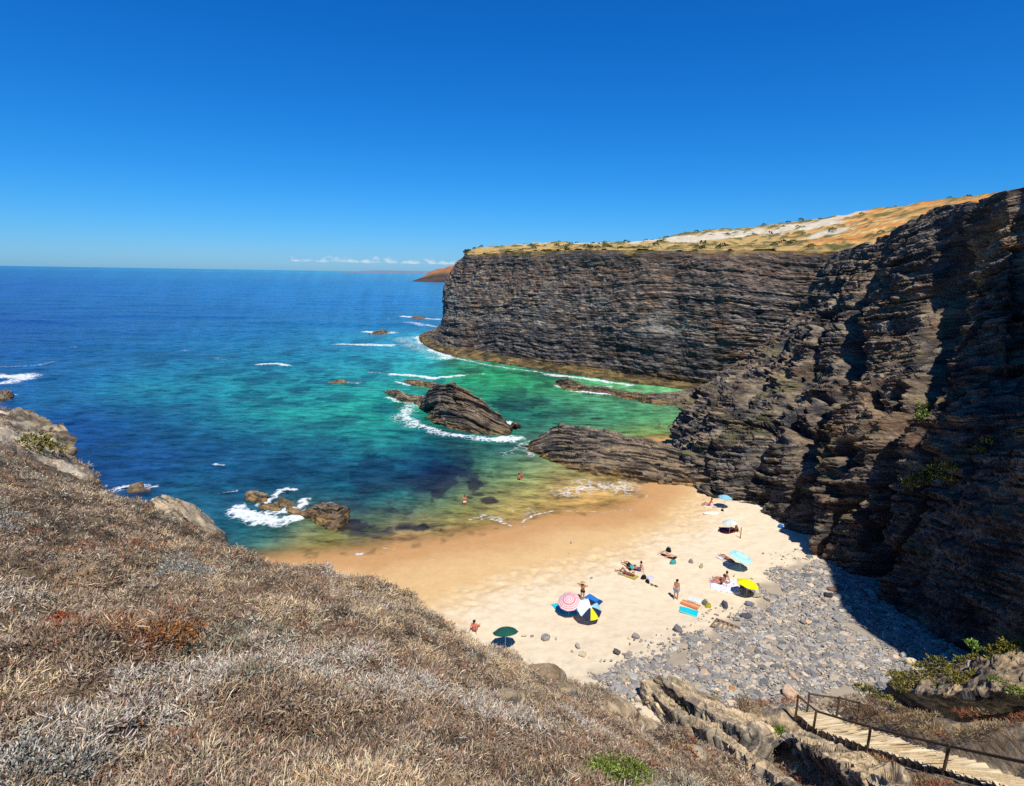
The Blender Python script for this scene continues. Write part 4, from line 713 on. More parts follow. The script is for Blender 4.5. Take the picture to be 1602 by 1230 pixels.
# single plants one can point to
def leafy(name, label, cat, clumps, leaf, pal, seed, group=None, nper=260, upright=.3):
    """clumps: (x, y, z, radius); leaves fill each mound's volume, stems run from its foot"""
    r = np.random.default_rng(seed); Vs, Fs, Cs, o = [], [], [], 0; SV, SF, SC, so_ = [], [], [], 0
    base = np.array(clumps[0][:3], float)
    for (x, y, z, R) in clumps:
        n = int(nper * max(.4, R / .5)) if nper > 0 else 100
        d = r.normal(size=(n, 3)); d[:, 2] = np.abs(d[:, 2]) * .9; d /= np.linalg.norm(d, axis=1, keepdims=True); lump = 1 + .35 * np.sin(d[:, 0] * 5 + x) * np.cos(d[:, 1] * 6 + y)
        p = np.array([x, y, z]) - base + d * (R * lump * r.uniform(.35, 1, n) ** .6)[:, None] * (1, 1, .8); dd = d + r.normal(size=(n, 3)) * .6 + (0, 0, upright); dd /= np.linalg.norm(dd, axis=1, keepdims=True)
        c = np.array(pal)[r.integers(0, len(pal), n)] * r.uniform(.6, 1.4, n)[:, None]
        v, f, c = blades(p, dd, r.uniform(.6, 1.3, n) * leaf, r.uniform(.25, .45, n) * leaf, c, seed + 1, .6); Vs.append(v); Fs.append(f + o); Cs.append(c); o += len(v)
    t = thing(name, label, cat, tuple(base), 0, group)
    link("foliage", np_mesh("foliage", np.concatenate(Vs), np.concatenate(Fs), {"col": np.concatenate(Cs)}), m_leaf, t)
    R0 = clumps[0][3]; k_ = 7; zz_ = np.linspace(-.25, .5, 5) * R0; rr_ = np.array([.09, .08, .06, .045, .02]) * R0 + .002; aa = np.linspace(0, 2 * np.pi, k_)
    sv = np.stack([np.cos(aa)[None] * rr_[:, None] + .1 * zz_[:, None], np.sin(aa)[None] * rr_[:, None] + .05 * zz_[:, None], np.repeat(zz_[:, None], k_, 1)], -1)
    link("stem", np_mesh("stem", sv.reshape(-1, 3), grid_faces(5, k_), {"col": np.tile(lin(92, 74, 56), (5 * k_, 1))}), m_leaf, t)
    return t
def hp(px, py, R=.3, lift=.0):
    """a point on the near slope seen at that pixel"""
    d = ray(px, py); t = 1.2
    for _ in range(400):
        p = CAM + d * t
        if p[2] < hill_z(np.array([p[0]]), np.array([p[1]]))[0] + .05: break
        t *= 1.012
    return (p[0], p[1], p[2] + lift, R)
def yat(px, py, y, R): q = aty(px, py, y); return (q[0], q[1], q[2], R)
pn_px = proj(P_near); pn_d = np.linalg.norm(P_near - CAM, axis=1)
def onc(px, py, R):
    k = np.where((np.abs(pn_px - (px, py)) < 5).all(1))[0]; q = P_near[k[np.argmin(pn_d[k])]]; q = q + (CAM - q) / np.linalg.norm(CAM - q) * R * .35; return (q[0], q[1], q[2], R)
GRN = [lin(120, 138, 56), lin(92, 112, 44), lin(150, 160, 70), lin(70, 88, 36)]
GRN2 = [lin(134, 130, 52), lin(98, 106, 44), lin(160, 146, 62), lin(78, 74, 38)]
RUST = [lin(166, 104, 52), lin(178, 122, 66), lin(128, 78, 46), lin(120, 100, 78)]
SILV = [lin(168, 164, 152), lin(146, 144, 132), lin(186, 180, 166), lin(118, 116, 106)]
leafy("ice_plant", "rust orange patch of withered ice plant in the middle of the near slope", "plant", [hp(x, y, .085) for x, y in [(235,985),(255,1000),(275,990),(262,975),(290,1005),(300,985),(240,1008),(222,992)]], .028, RUST, 801, nper=420)
leafy("ice_plant", "small rust red tuft left of the large orange patch on the slope", "plant", [hp(x, y, .07) for x, y in [(92,985),(86,975),(98,972)]], .03, [lin(170, 86, 46), lin(130, 64, 40)], 802, nper=420)
leafy("silver_cushion", "silvery grey cushion plant in the bottom left corner of the slope", "plant", [hp(x, y, .13) for x, y in [(40,1195),(85,1205),(60,1222),(115,1215),(20,1220)]], .022, SILV, 803, nper=2200)
leafy("silver_cushion", "silvery cushion plant near the upper edge of the scrub above the sand", "plant", [hp(x, y, .2) for x, y in [(275,885),(295,895),(265,900),(310,905)]], .032, SILV, 804, nper=1000)
leafy("silver_cushion", "grey cushion plant at the far left of the slope under the dark gap", "plant", [hp(x, y, .22) for x, y in [(20,815),(42,828),(8,835)]], .034, SILV, 805, nper=900)
leafy("green_tuft", "yellow green tuft on the lower right of the near slope", "plant", [hp(x, y, .12) for x, y in [(940,1212),(950,1205),(932,1222)]], .026, GRN, 806, nper=900)
leafy("green_tuft", "yellow green tuft at the bottom edge right of the lone green tuft", "plant", [hp(x, y, .12) for x, y in [(985,1205),(1000,1215),(975,1225)]], .026, GRN, 807, nper=900)
leafy("green_tuft", "pale green plant on the slope edge beside the dark green umbrella", "plant", [hp(x, y, .2, .1) for x, y in [(752,996),(760,1000)]], .07, GRN, 808, nper=300)
leafy("rust_plant", "orange brown plant low on the slope beside the tilted ledges", "plant", [hp(x, y, .16) for x, y in [(1080,1165),(1075,1180),(1100,1185)]], .05, RUST, 809, nper=300)
leafy("green_tuft", "mossy green tuft on the pale rock ledge at the far left", "plant", [hp(x, y, .5) for x, y in [(65,700),(78,708),(50,694)]], .12, GRN2, 810, nper=160)
leafy("green_shrub", "bright green shrub growing high on the dark cliff face", "shrub", [onc(1448,634,.55), onc(1440,645,.4), onc(1437,660,.3)], .2, GRN, 811, nper=150)
leafy("green_shrub", "large yellow green shrub on the cliff above the rubble", "shrub", [onc(1462,735,.8), onc(1445,750,.75), onc(1475,752,.65), onc(1425,760,.55), onc(1480,738,.5)], .24, GRN2, 812, nper=150)
leafy("green_shrub", "small olive shrub at the right edge of the shaded cliff", "shrub", [onc(1545,690,.45), onc(1530,702,.4)], .2, GRN2, 813, nper=130)
leafy("succulent_mat", "green and yellow succulent mat spilling over the bluff's upper edge", "plant", [yat(x, y, d, r) for x, y, d, r in [(1420,1065,27,.5),(1445,1050,28,.55),(1470,1042,28,.55),(1490,1060,26.8,.5),(1455,1072,26.5,.5),(1510,1040,28,.5),(1530,1035,27.8,.45),(1480,1078,25.6,.4),(1408,1075,26.8,.4),(1400,1060,28,.4),(1540,1050,26.6,.45),(1525,1062,25.8,.45),(1550,1038,27.4,.4),(1500,1070,25.4,.4)]], 0.14, GRN2 + [lin(128, 112, 60)], 814, nper=330)
leafy("succulent_mat", "green succulent mat at the upper right of the bluff by the frame's edge", "plant", [yat(x, y, d, r) for x, y, d, r in [(1575,1015,27.5,.5),(1590,1020,27.3,.5),(1555,1022,27.6,.4),(1602,1014,27.5,.45)]], .15, GRN2, 815, nper=330)
leafy("leafy_plant", "single light green plant standing against the shadow above the bluff", "plant", [yat(1520,1008,28.4,.28), yat(1526,1016,28.4,.25)], .14, [lin(150, 176, 84), lin(118, 146, 60)], 816, nper=240, upright=.8)
leafy("succulent_mat", "green plant low on the bank beside the dark hollow under the bluff", "plant", [yat(x, y, d, r) for x, y, d, r in [(1360,1085,26.4,.4),(1385,1098,25.4,.4),(1345,1078,26.8,.3)]], .13, GRN2, 817, nper=280)
leafy("leafy_plant", "green plant on the right part of the bluff", "plant", [yat(x, y, d, r) for x, y, d, r in [(1570,1075,23.4,.35),(1590,1085,22.6,.35),(1555,1066,24,.3)]], .12, GRN, 818, nper=280)
leafy("green_tuft", "round green tuft in the dark gap beside the handrail's lower end", "plant", [yat(1222,1150,23,.32), yat(1218,1143,23.1,.25)], .11, GRN, 819, nper=320)
leafy("green_tuft", "green tuft among the layered ledges at the foot of the slope", "plant", [yat(1072,1108,26.3,.22), yat(1098,1116,25.8,.25), yat(1118,1088,27.3,.2)], .09, GRN2, 820, nper=240)
# dry cover on the bank and bluff
r = np.random.default_rng(41); n = 15000; px_ = r.uniform(5, 32, n); py_ = r.uniform(10, 29, n); PP = np.stack([px_, py_], -1); d_, _ = seg_dist(PP, np.vstack([POLY, POLY[:1]])); k = inside(PP, POLY) & (d_ > .3) & (fbm(px_ / 1.6, py_ / 1.6, 0, 3, 471) > -.35)
path_l = np.array([aty(x, y, d)[:2] + (.3, 0) for x, y, d in [(1262,1118,25),(1310,1135,23),(1375,1160,21),(1495,1195,17.4),(1620,1228,14)]]); dp_, _ = seg_dist(PP, path_l); k &= dp_ > 1.5
px_, py_ = px_[k], py_[k]; pz_ = bz(np.stack([px_, py_], -1)) + .22 * fbm(px_ / 1.6, py_ / 1.6, 0, 4, 752); ii = np.repeat(np.arange(len(px_)), 14); n = len(ii)
hd = r.normal(size=(n, 3)); hd[:, 2] = np.abs(hd[:, 2]) + .2; hd /= np.linalg.norm(hd, axis=1, keepdims=True)
pal2 = np.array([lin(130, 104, 78), lin(164, 142, 106), lin(150, 96, 66), lin(100, 92, 60), lin(118, 110, 96)])
cidx = np.clip(((fbm(px_ / 2.5, py_ / 2.5, 3, 3, 473) + .8) * 3).astype(int), 0, 4)
V3_, F3_, C3_ = blades(np.stack([px_, py_, pz_], -1)[ii] + hd * .14, hd, r.uniform(.08, .2, n), r.uniform(.012, .028, n), pal2[cidx[ii]] * r.uniform(.6, 1.4, n)[:, None], 42)
link("bank_scrub", np_mesh("bank_scrub", V3_, F3_, {"col": C3_}), m_leaf, kind="stuff", label="low brown dry cover on the bank by the stairs", category="scrub")

ii = np.repeat(np.arange(HBn), 26); n = len(ii); hd = g_.normal(size=(n, 3)); hd[:, 2] = np.abs(hd[:, 2]); hd /= np.linalg.norm(hd, axis=1, keepdims=True); hR = (g_.uniform(.22, 1, HBn) ** 1.8)[ii] * .9
V4_, F4_, C4_ = blades(HB[ii] + hd * hR[:, None] * (1, 1, .7), hd, hR * .6, hR * .42, np.array([lin(58, 68, 36), lin(84, 88, 48), lin(104, 98, 58), lin(46, 54, 32)])[g_.integers(0, 4, HBn)][ii] * g_.uniform(.7, 1.4, n)[:, None], 43)
link("heath_scrub", np_mesh("heath_scrub", V4_, F4_, {"col": C4_}), m_leaf, kind="stuff", label="dark green heath dotted over the headland top", category="scrub")
# ------------------------------------------------------------------ slate rubble at the foot of the cliffs
def stone_arrays(P, size, seed, flat=.3, tilt=.35, colr=None, sink=.15):
    """n irregular flat stones, 8-sided with chamfered rims -> V, F(quads), C"""
    r = np.random.default_rng(seed); n = len(P); k = 8
    a = np.linspace(0, 2 * np.pi, k, endpoint=False)[None] + r.uniform(-.28, .28, (n, k)); rad = r.uniform(.62, 1.12, (n, k)); asp = r.uniform(.5, .95, (n, 1))
    x, y = np.cos(a) * rad, np.sin(a) * rad * asp; h = r.uniform(.6, 1.4, (n, 1)) * flat
    rings = [(.86, -1.0), (1.0, -.35), (.97, .55), (.80, 1.0), (.02, 1.02)]
    V = np.stack([np.stack([x * s + r.normal(0, .025, (n, k)), y * s + r.normal(0, .025, (n, k)), h * z + r.normal(0, .10, (n, k)) * h], -1) for s, z in rings], 1)   # n,5,k,3
    th = r.uniform(0, 2 * np.pi, n); t1, t2 = r.normal(0, tilt, n), r.normal(0, tilt, n)
    V = V.reshape(n, -1, 3) * size[:, None, None] * .5
    def rot(V, a, i, j):
        c, s = np.cos(a)[:, None], np.sin(a)[:, None]; A_, B_ = V[..., i] * c - V[..., j] * s, V[..., i] * s + V[..., j] * c; V = V.copy(); V[..., i], V[..., j] = A_, B_; return V
    V = rot(rot(rot(V, th, 0, 1), t1, 1, 2), t2, 0, 2) + P[:, None, :] + np.stack([0 * size, 0 * size, size * (flat * .5 - sink * .5)], -1)[:, None, :]
    q = []
    for g in range(4):
        i = np.arange(k); q.append(np.stack([g * k + i, g * k + (i + 1) % k, (g + 1) * k + (i + 1) % k, (g + 1) * k + i], -1))
    q = np.concatenate(q); F = (q[None] + (np.arange(n) * 5 * k)[:, None, None]).reshape(-1, 4)
    pal = np.array([lin(132, 128, 122), lin(116, 112, 108), lin(152, 146, 136), lin(100, 98, 97), lin(168, 154, 132), lin(180, 154, 126), lin(140, 126, 108), lin(124, 120, 114)])
    C = pal[r.choice(8, n, p=[.22, .17, .15, .12, .11, .06, .07, .10])] * r.uniform(1.15, 1.85, n)[:, None] if colr is None else np.tile(colr, (n, 1))
    return V.reshape(-1, 3), F, np.repeat(C, 5 * k, 0)
m_stone = mat_attr("slate_stone", rough=.8, spec=.3, nscale=9, namp=.28, bump=.35, bdist=.03)
r = np.random.default_rng(55); lo, hi = RUB.min(0) - 2, RUB.max(0) + 3
n = 72000; Q = np.stack([r.uniform(lo[0], hi[0], n), r.uniform(lo[1], hi[1], n)], -1); msk = rub_mask(Q); k = (msk > -.1 + .9 * (r.uniform(size=n) - .5)) | ((msk > -1.8) & (r.uniform(size=n) < .05)); Q = Q[k]; msk = msk[k]
sz = np.exp(r.normal(math.log(.205), .58, len(Q))) * np.where(msk < .3, .75, 1); sz = np.clip(sz, .07, .8)
keep = fbm(Q[:, 0] / 1.8, Q[:, 1] / 1.8, 0, 3, 56) > np.where(msk < 1.8, -.15, -.75); Q, sz, msk = Q[keep], sz[keep], msk[keep]
Pz = np.stack([Q[:, 0], Q[:, 1], beach_z(Q) + .05 * r.uniform(0, 1, len(Q)) + .10 * np.maximum(0, fbm(Q[:, 0] / 1.5, Q[:, 1] / 1.5, 0, 3, 57)) + (sz < .3) * .04], -1)
v, f, c = stone_arrays(Pz, sz, 58, flat=.16, tilt=.15)
link("rubble", np_mesh("rubble", v, f, {"col": c}), m_stone, kind="stuff", label="grey slate rubble covering the back of the beach", category="rubble")
# the larger loose slabs, each its own stone
n = 190; big_i = 0; tries = r.permutation(len(Q))
for j in tries:
    if big_i >= n: break
    q = Q[j]; pxy = proj(np.array([q[0], q[1], 2.]))
    if msk[j] < .4 or pxy[0] > 1470: continue
    s_ = r.uniform(.5, .95); v, f, c = stone_arrays(np.zeros((1, 3)), np.array([s_]), 6000 + big_i, flat=.17, tilt=.14)
    o = link("slate_stone", np_mesh("slate_stone", v, f, {"col": c}), m_stone); o.location = (q[0], q[1], beach_z(q[None])[0] + .10)
    tag(o, "flat grey slate slab lying among the rubble at the back of the beach", "stone", "slate slabs in the rubble"); big_i += 1
for i, (x, y, s_, lb, cl) in enumerate([(853,1000,.75,"rounded grey stone on the sand right of the dark green umbrella",None),(820,996,.45,"low grey stone between the green umbrella and the rounded stone",None),(903,1013,.7,"flat grey stone on bare sand left of the upright dark one",None),(912,1026,.6,"grey stone just below the flat one on bare sand",None),(995,998,.6,"dark grey stones' largest piece on the sand left of the rubble",None),(965,1022,.7,"narrow leaning grey stone at the rubble's left edge",lin(96,92,90)),(1060,988,.95,"broad cracked grey slab on the sand left of the wooden frame",lin(120,116,118)),(1134,950,.85,"dark blocky stone on the sand between the white blanket and the wooden frame",lin(84,84,90)),(1172,948,.95,"big blue grey slab below the yellow umbrella",lin(128,132,140)),(1165,967,1.0,"dark slate slab right of the wooden frame",lin(84,86,94)),(1296,935,.9,"round black boulder in the rubble near the cliff shadow",lin(58,58,64)),(1302,925,.8,"rust brown slab in the rubble near the cliff shadow",lin(128,98,80)),(1145,1080,.5,"orange stone in the rubble above the tilted ledges",lin(190,128,64)),(1236,1092,1.3,"large pink tan slab beside the handrail's lowest post",lin(206,176,146)),(1424,1040,.9,"cream slab at the edge of the cliff shadow",lin(214,196,160)),(1432,1052,.8,"cream slab under the succulent bluff",lin(206,188,150)),(1412,1028,.6,"pale slab highest along the shadow edge",lin(180,176,168))]):
    q = ground_at(x, y); v, f, c = stone_arrays(np.zeros((1, 3)), np.array([s_]), 6500 + i, flat=.34, tilt=.12, colr=cl, sink=.05); o = link("beach_stone", np_mesh("beach_stone", v, f, {"col": c}), m_stone); o.location = (q[0], q[1], q[2] + .05); tag(o, lb, "stone")
for i, (x, y) in enumerate([(870,1001),(832,996),(895,1020),(922,1030),(985,1000),(1003,1004),(1045,984),(1072,992),(1120,952),(1112,955),(1148,962),(1055,995),(925,905),(893,850),(890,866),(1186,915),(1198,925),(1160,932),(1225,872),(1110,1000),(1015,1015),(940,1035),(1100,962)]):
    q = ground_at(x, y); v, f, c = stone_arrays(np.zeros((1, 3)), np.array([r.uniform(.18, .36)]), 6600 + i, flat=.4, tilt=.2); o = link("beach_stone", np_mesh("beach_stone", v, f, {"col": c}), m_stone); o.location = (q[0], q[1], q[2] + .02); tag(o, "small grey stone lying by itself on the pale sand", "stone", "small stones on the sand")
# ------------------------------------------------------------------ handrail, stairs, driftwood
m_wood = mat_attr("weathered_wood", rough=.85, nscale=14, namp=.4, bump=.4, bdist=.01)
def tube(pts, rad, k=8, caps=True, jit=0.0, seed=0):
    """tapered tube along points -> V, F lists"""
    r = np.random.default_rng(seed); pts = np.asarray(pts, float); rad = np.broadcast_to(rad, len(pts)); V = []; F = []
    t = np.gradient(pts, axis=0); t /= np.linalg.norm(t, axis=1, keepdims=True) + 1e-9
    ref = np.array([0, 0, 1.]) if abs(t[0, 2]) < .9 else np.array([1., 0, 0])
    a = np.linspace(0, 2 * np.pi, k, endpoint=False)
    for p, tt_, rr_ in zip(pts, t, rad):
        u_ = np.cross(tt_, ref); u_ /= np.linalg.norm(u_); w_ = np.cross(tt_, u_); q = rr_ * (1 + jit * r.normal(size=k)); V.append(p + np.cos(a)[:, None] * u_ * q[:, None] + np.sin(a)[:, None] * w_ * q[:, None])
    n = len(pts); V = np.concatenate(V)
    for i in range(n - 1):
        for j in range(k): F.append((i * k + j, i * k + (j + 1) % k, (i + 1) * k + (j + 1) % k, (i + 1) * k + j))
    if caps:
        V = np.vstack([V, pts[0], pts[-1]]); c0, c1 = n * k, n * k + 1
        for j in range(0, k, 2): F.append((c0, (j + 2) % k, (j + 1) % k, j)); b = (n - 1) * k; F.append((c1, b + j, b + (j + 1) % k, b + (j + 2) % k))
    return V, np.array(F)
def mesh_part(name, V, F, mat, parent, col, loc=None):
    c = np.tile(np.asarray(col), (len(V), 1)) if np.ndim(col) == 1 else col
    o = link(name, np_mesh(name, V, F, {"col": c}), mat, parent)
    if loc is not None: o.location = loc
    return o
WOODC = lin(92, 74, 58)
def handrail(label, posts, h, rad=.055, lean=.0):
    base = np.array(posts[0]); t = thing("handrail", label, "handrail", tuple(base)); tops = []
    for i, p in enumerate(posts):
        p = np.array(p) - base; top = p + (.04 * math.sin(i * 2.1), .03 * math.cos(i * 1.3), h[i]); v, f = tube([p - (0, 0, .3), p * .5 + top * .5 + (.01, 0, 0), top], [rad * 1.1, rad, rad * .95], 10, jit=.05, seed=i); mesh_part("post", v, f, m_wood, t, WOODC * (.9 + .2 * (i % 3) / 2)); tops.append(top - (0, 0, .10))
    pts = []
    for a, b in zip(tops[:-1], tops[1:]):
        for s_ in np.linspace(0, 1, 6)[:-1]: pts.append(a + (b - a) * s_ + (0, 0, -.015 * math.sin(s_ * math.pi)))
    pts.append(tops[-1]); v, f = tube(np.array(pts) + (.06, 0, 0), rad * .95, 10, jit=.04, seed=9); mesh_part("rail", v, f, m_wood, t, WOODC * 1.05)
    return t
RP = [(1245,1118,25.4), (1272,1141,24.2), (1357,1170,21.1), (1476,1206,17.5), (1650,1256,13.4)]
rp = [aty(*q) for q in RP]; handrail("long wooden handrail along the sandy stairs at the lower right", rp, [1.12, 1.1, 1.15, 1.15, 1.15])
rp2 = [aty(*q) for q in [(1262,1112,26.2), (1306,1118,26.0)]]; rp2 = [rp[0] + (.05, .35, 0)] + rp2
handrail("short wooden rail closing off the foot of the stairs above the rubble", [aty(1263,1110,26.0), aty(1309,1117,25.2), aty(1342,1122,24.4)], [1.0, 1.0, .9], .05)
st = thing("stairs", "sandy stairs edged with timber climbing the bank beside the long handrail", "stairs", tuple(rp[0]))
L_ = np.array(rp); sd_ = np.concatenate([[0], np.cumsum(np.linalg.norm(np.diff(L_[:, :2], axis=0), axis=1))]); ns = 34
m_tread = mat_attr("sand_tread", rough=.95, nscale=5, namp=.15, bump=.3, bdist=.02)
for i in range(ns):
    a = sd_[-1] * (i / ns); b_ = sd_[-1] * ((i + 1) / ns); p0 = np.array([np.interp(a, sd_, L_[:, k_]) for k_ in range(3)]); p1 = np.array([np.interp(b_, sd_, L_[:, k_]) for k_ in range(3)])
    d = (p1 - p0) * (1, 1, 0); d /= np.linalg.norm(d); rgt = np.array([-d[1], d[0], 0]) * (1 if -d[1] > 0 else -1); wd = 2.0; zt = (p0[2] + p1[2]) / 2 - .05
    nx = 10; uu = np.linspace(0, 1, nx); tl = np.array([p0 + rgt * (.08 + wd * u_) for u_ in uu]); tr = np.array([p1 + rgt * (.08 + wd * u_) for u_ in uu]); g3 = []
    for k_, w_ in enumerate(np.linspace(0, 1, 5)): q = tl * (1 - w_) + tr * w_; q[:, :2] += .06 * (1 - w_) * np.stack([vn(uu * 5, i, 1, 3), vn(uu * 5, i, 2, 3)], -1); q[:, 2] = zt + .05 * vn(uu * 3, i * .7, w_ * 2, 9) + .07 * w_ - .04 * np.sin(uu * 3.1) + .02 * vn(q[:, 0] * 3, q[:, 1] * 3, i, 7); g3.append(q)
    fr = g3[0].copy(); fr[:, 2] -= .6; bk_ = g3[-1].copy(); bk_[:, 2] -= .6; G = np.array([fr] + g3 + [bk_]) - rp[0]
    mesh_part("tread", G.reshape(-1, 3), grid_faces(len(G), nx), m_tread, st, lin(222, 202, 166) * (1 + .05 * math.sin(i * 3)))
    v, f = tube(np.array([p0 + rgt * .02 - d * .05, p0 + rgt * (wd * .5) - d * .04, p0 + rgt * (wd + .12) - d * .05]) * (1, 1, 0) + np.array([0, 0, zt - .035]) - rp[0] * 1.0, .034, 8, jit=.06, seed=i); mesh_part("riser", v, f, m_wood, st, lin(186, 164, 128))
# driftwood frame on the sand
fp = ground_at(1134, 982); t = thing("driftwood_frame", "broken wooden pallet lying on the sand beside the rubble", "pallet", tuple(fp), math.radians(-38))
for i in range(2): v, f = tube([[-.85, (i - .5) * 1.1, .06], [0, (i - .5) * 1.14, .07], [.85, (i - .5) * 1.08, .05]], .075, 6, jit=.1, seed=i); mesh_part("beam", v, f, m_wood, t, lin(118, 92, 72))
for i in range(6): x = -.8 + .32 * i; v, f = tube([[x, -.62, .14], [x + .03, 0, .15], [x + .02 * (i % 3), .62, .13]], .06, 6, jit=.1, seed=i + 5); v = v * (1, 1, .8); mesh_part("slat", v, f, m_wood, t, lin(150, 124, 100) * (.7 + .12 * i % .5))
sp_ = ground_at(1158, 843); v, f = tube([[0, 0, -.1], [.01, 0, .6], [0, .01, 1.2]], [.05, .045, .045], 10, jit=.03); o = mesh_part("wooden_post", v, f, m_wood, None, lin(150, 96, 60), tuple(sp_)); tag(o, "thin brown post standing in the sand right of the white umbrella", "post")

# ------------------------------------------------------------------ umbrellas
m_cloth = mat_attr("cloth", rough=.75, spec=.2, nscale=60, namp=.06, bump=.15, bdist=.003)
m_pole = mat_plain("pole_metal", lin(200, 200, 196), .4, .05)
def over_ground(px, py, h):
    d = ray(px, py); t = 25.0
    for _ in range(80):
        p = CAM + d * t; g = beach_z(p[None, :2])[0] + h; t += (p[2] - g) / (-d[2]) * .8
    p = CAM + d * t; return np.array([p[0], p[1], beach_z(p[None, :2])[0]])
def umbrella(label, px, py, R, h, tilt, tdir, colf, npan=8, under=.75):
    g = over_ground(px, py, h * .95); t = thing("beach_umbrella", label, "umbrella", tuple(g), 0, "open umbrellas on the sand")
    ax = np.array([math.sin(tilt) * math.cos(tdir), math.sin(tilt) * math.sin(tdir), math.cos(tilt)]); e1 = np.cross([0, 1, 0.1], ax); e1 /= np.linalg.norm(e1); e2 = np.cross(ax, e1)
    joint = np.array([0, 0, h - .38]); apex = joint + ax * .38
    nr_, na_ = 14, npan * 8; rr_ = np.linspace(0.02, 1, nr_); aa = np.linspace(0, 2 * np.pi, na_ + 1); Vo, Co = [], []
    for s_ in (0, 1):
        for r_ in rr_:
            ph = (aa / (2 * np.pi) * npan) % 1.0; sag = 4 * ph * (1 - ph); rad_ = R * r_ * (1 - .055 * sag * r_); z_ = -.36 * R * (r_ ** 1.8) + .035 * R * sag * r_ * r_ * -1 - .012 * s_
            Vo.append(apex + e1 * (np.cos(aa) * rad_)[:, None] + e2 * (np.sin(aa) * rad_)[:, None] + ax * (z_ if np.ndim(z_) else np.full(len(aa), z_))[:, None])
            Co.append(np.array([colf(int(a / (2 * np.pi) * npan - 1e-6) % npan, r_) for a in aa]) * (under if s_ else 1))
    m_ = na_ + 1; V = np.concatenate(Vo); F = [grid_faces(nr_, m_), grid_faces(nr_, m_)[:, ::-1] + nr_ * m_]; e_ = np.arange(m_ - 1) + (nr_ - 1) * m_; F.append(np.stack([e_, e_ + 1, e_ + 1 + nr_ * m_, e_ + nr_ * m_], -1))
    mesh_part("canopy", V, np.concatenate(F), m_cloth, t, np.concatenate(Co))
    v, f = tube([[0, 0, -.3], [0, 0, h * .5], joint, apex + ax * .07], .017, 8); mesh_part("pole", v, f, m_pole, t, lin(190, 190, 186))
    for k_ in range(npan):
        a = 2 * np.pi * k_ / npan; pts = [apex - ax * .03 + (e1 * math.cos(a) + e2 * math.sin(a)) * R * q - ax * (.36 * R * q ** 1.8 + .02) for q in (.03, .35, .7, .97)]; v, f = tube(pts, .006, 5); mesh_part("rib", v, f, m_pole, t, lin(90, 90, 90))
    return g
cp = dict(pink=lin(214, 128, 138), pinkw=lin(236, 220, 220), navy=lin(34, 46, 74), white=lin(226, 232, 232), yel=lin(224, 214, 40), lb=lin(150, 204, 224), lb2=lin(108, 168, 200), aq=lin(128, 212, 226), aqw=lin(206, 236, 238), grn=lin(30, 86, 72), yl=lin(232, 226, 20), wh=lin(216, 226, 218))
U1 = umbrella("pink and white ringed umbrella over the cyan towel", 891, 936, .88, 1.5, .38, -2.0, lambda k, r: cp['pink'] if (r * 7.5) % 1 < .55 or r > .93 else cp['pinkw'], 10)
U2 = umbrella("umbrella with navy, white and yellow panels touching the pink ringed one", 922, 948, .92, 1.4, .45, -1.2, lambda k, r: [cp['lb'], cp['navy'], cp['white'], cp['white'], cp['white'], cp['navy'], cp['yel'], cp['navy']][k] if r > .12 else cp['white'], 8)
U3 = umbrella("dark green umbrella half hidden by the scrub at the slope's edge", 791, 984, .88, 1.55, .3, 1.9, lambda k, r: cp['grn'] * (.8 if r > .94 else 1), 8)
U4 = umbrella("small pale blue ringed umbrella farthest up the beach by the rocks", 1135, 776, .78, 1.55, .08, 0, lambda k, r: cp['lb2'] if (r * 3.2) % 1 > .55 else cp['lb'], 8)
U5 = umbrella("white umbrella shading a red towel near the rocks", 1143, 815, .80, 1.5, .18, 2.4, lambda k, r: cp['wh'] * (.86 if k % 2 else 1), 8)
U6 = umbrella("aqua umbrella with white rings above dark shade", 1160, 867, 1.02, 1.6, .28, -.3, lambda k, r: cp['aq'] if (r * 5) % 1 < .6 else cp['aqw'], 10)
U7 = umbrella("bright yellow umbrella beside the white blanket", 1170, 909, .88, 1.4, .2, 0.2, lambda k, r: cp['yl'], 8)

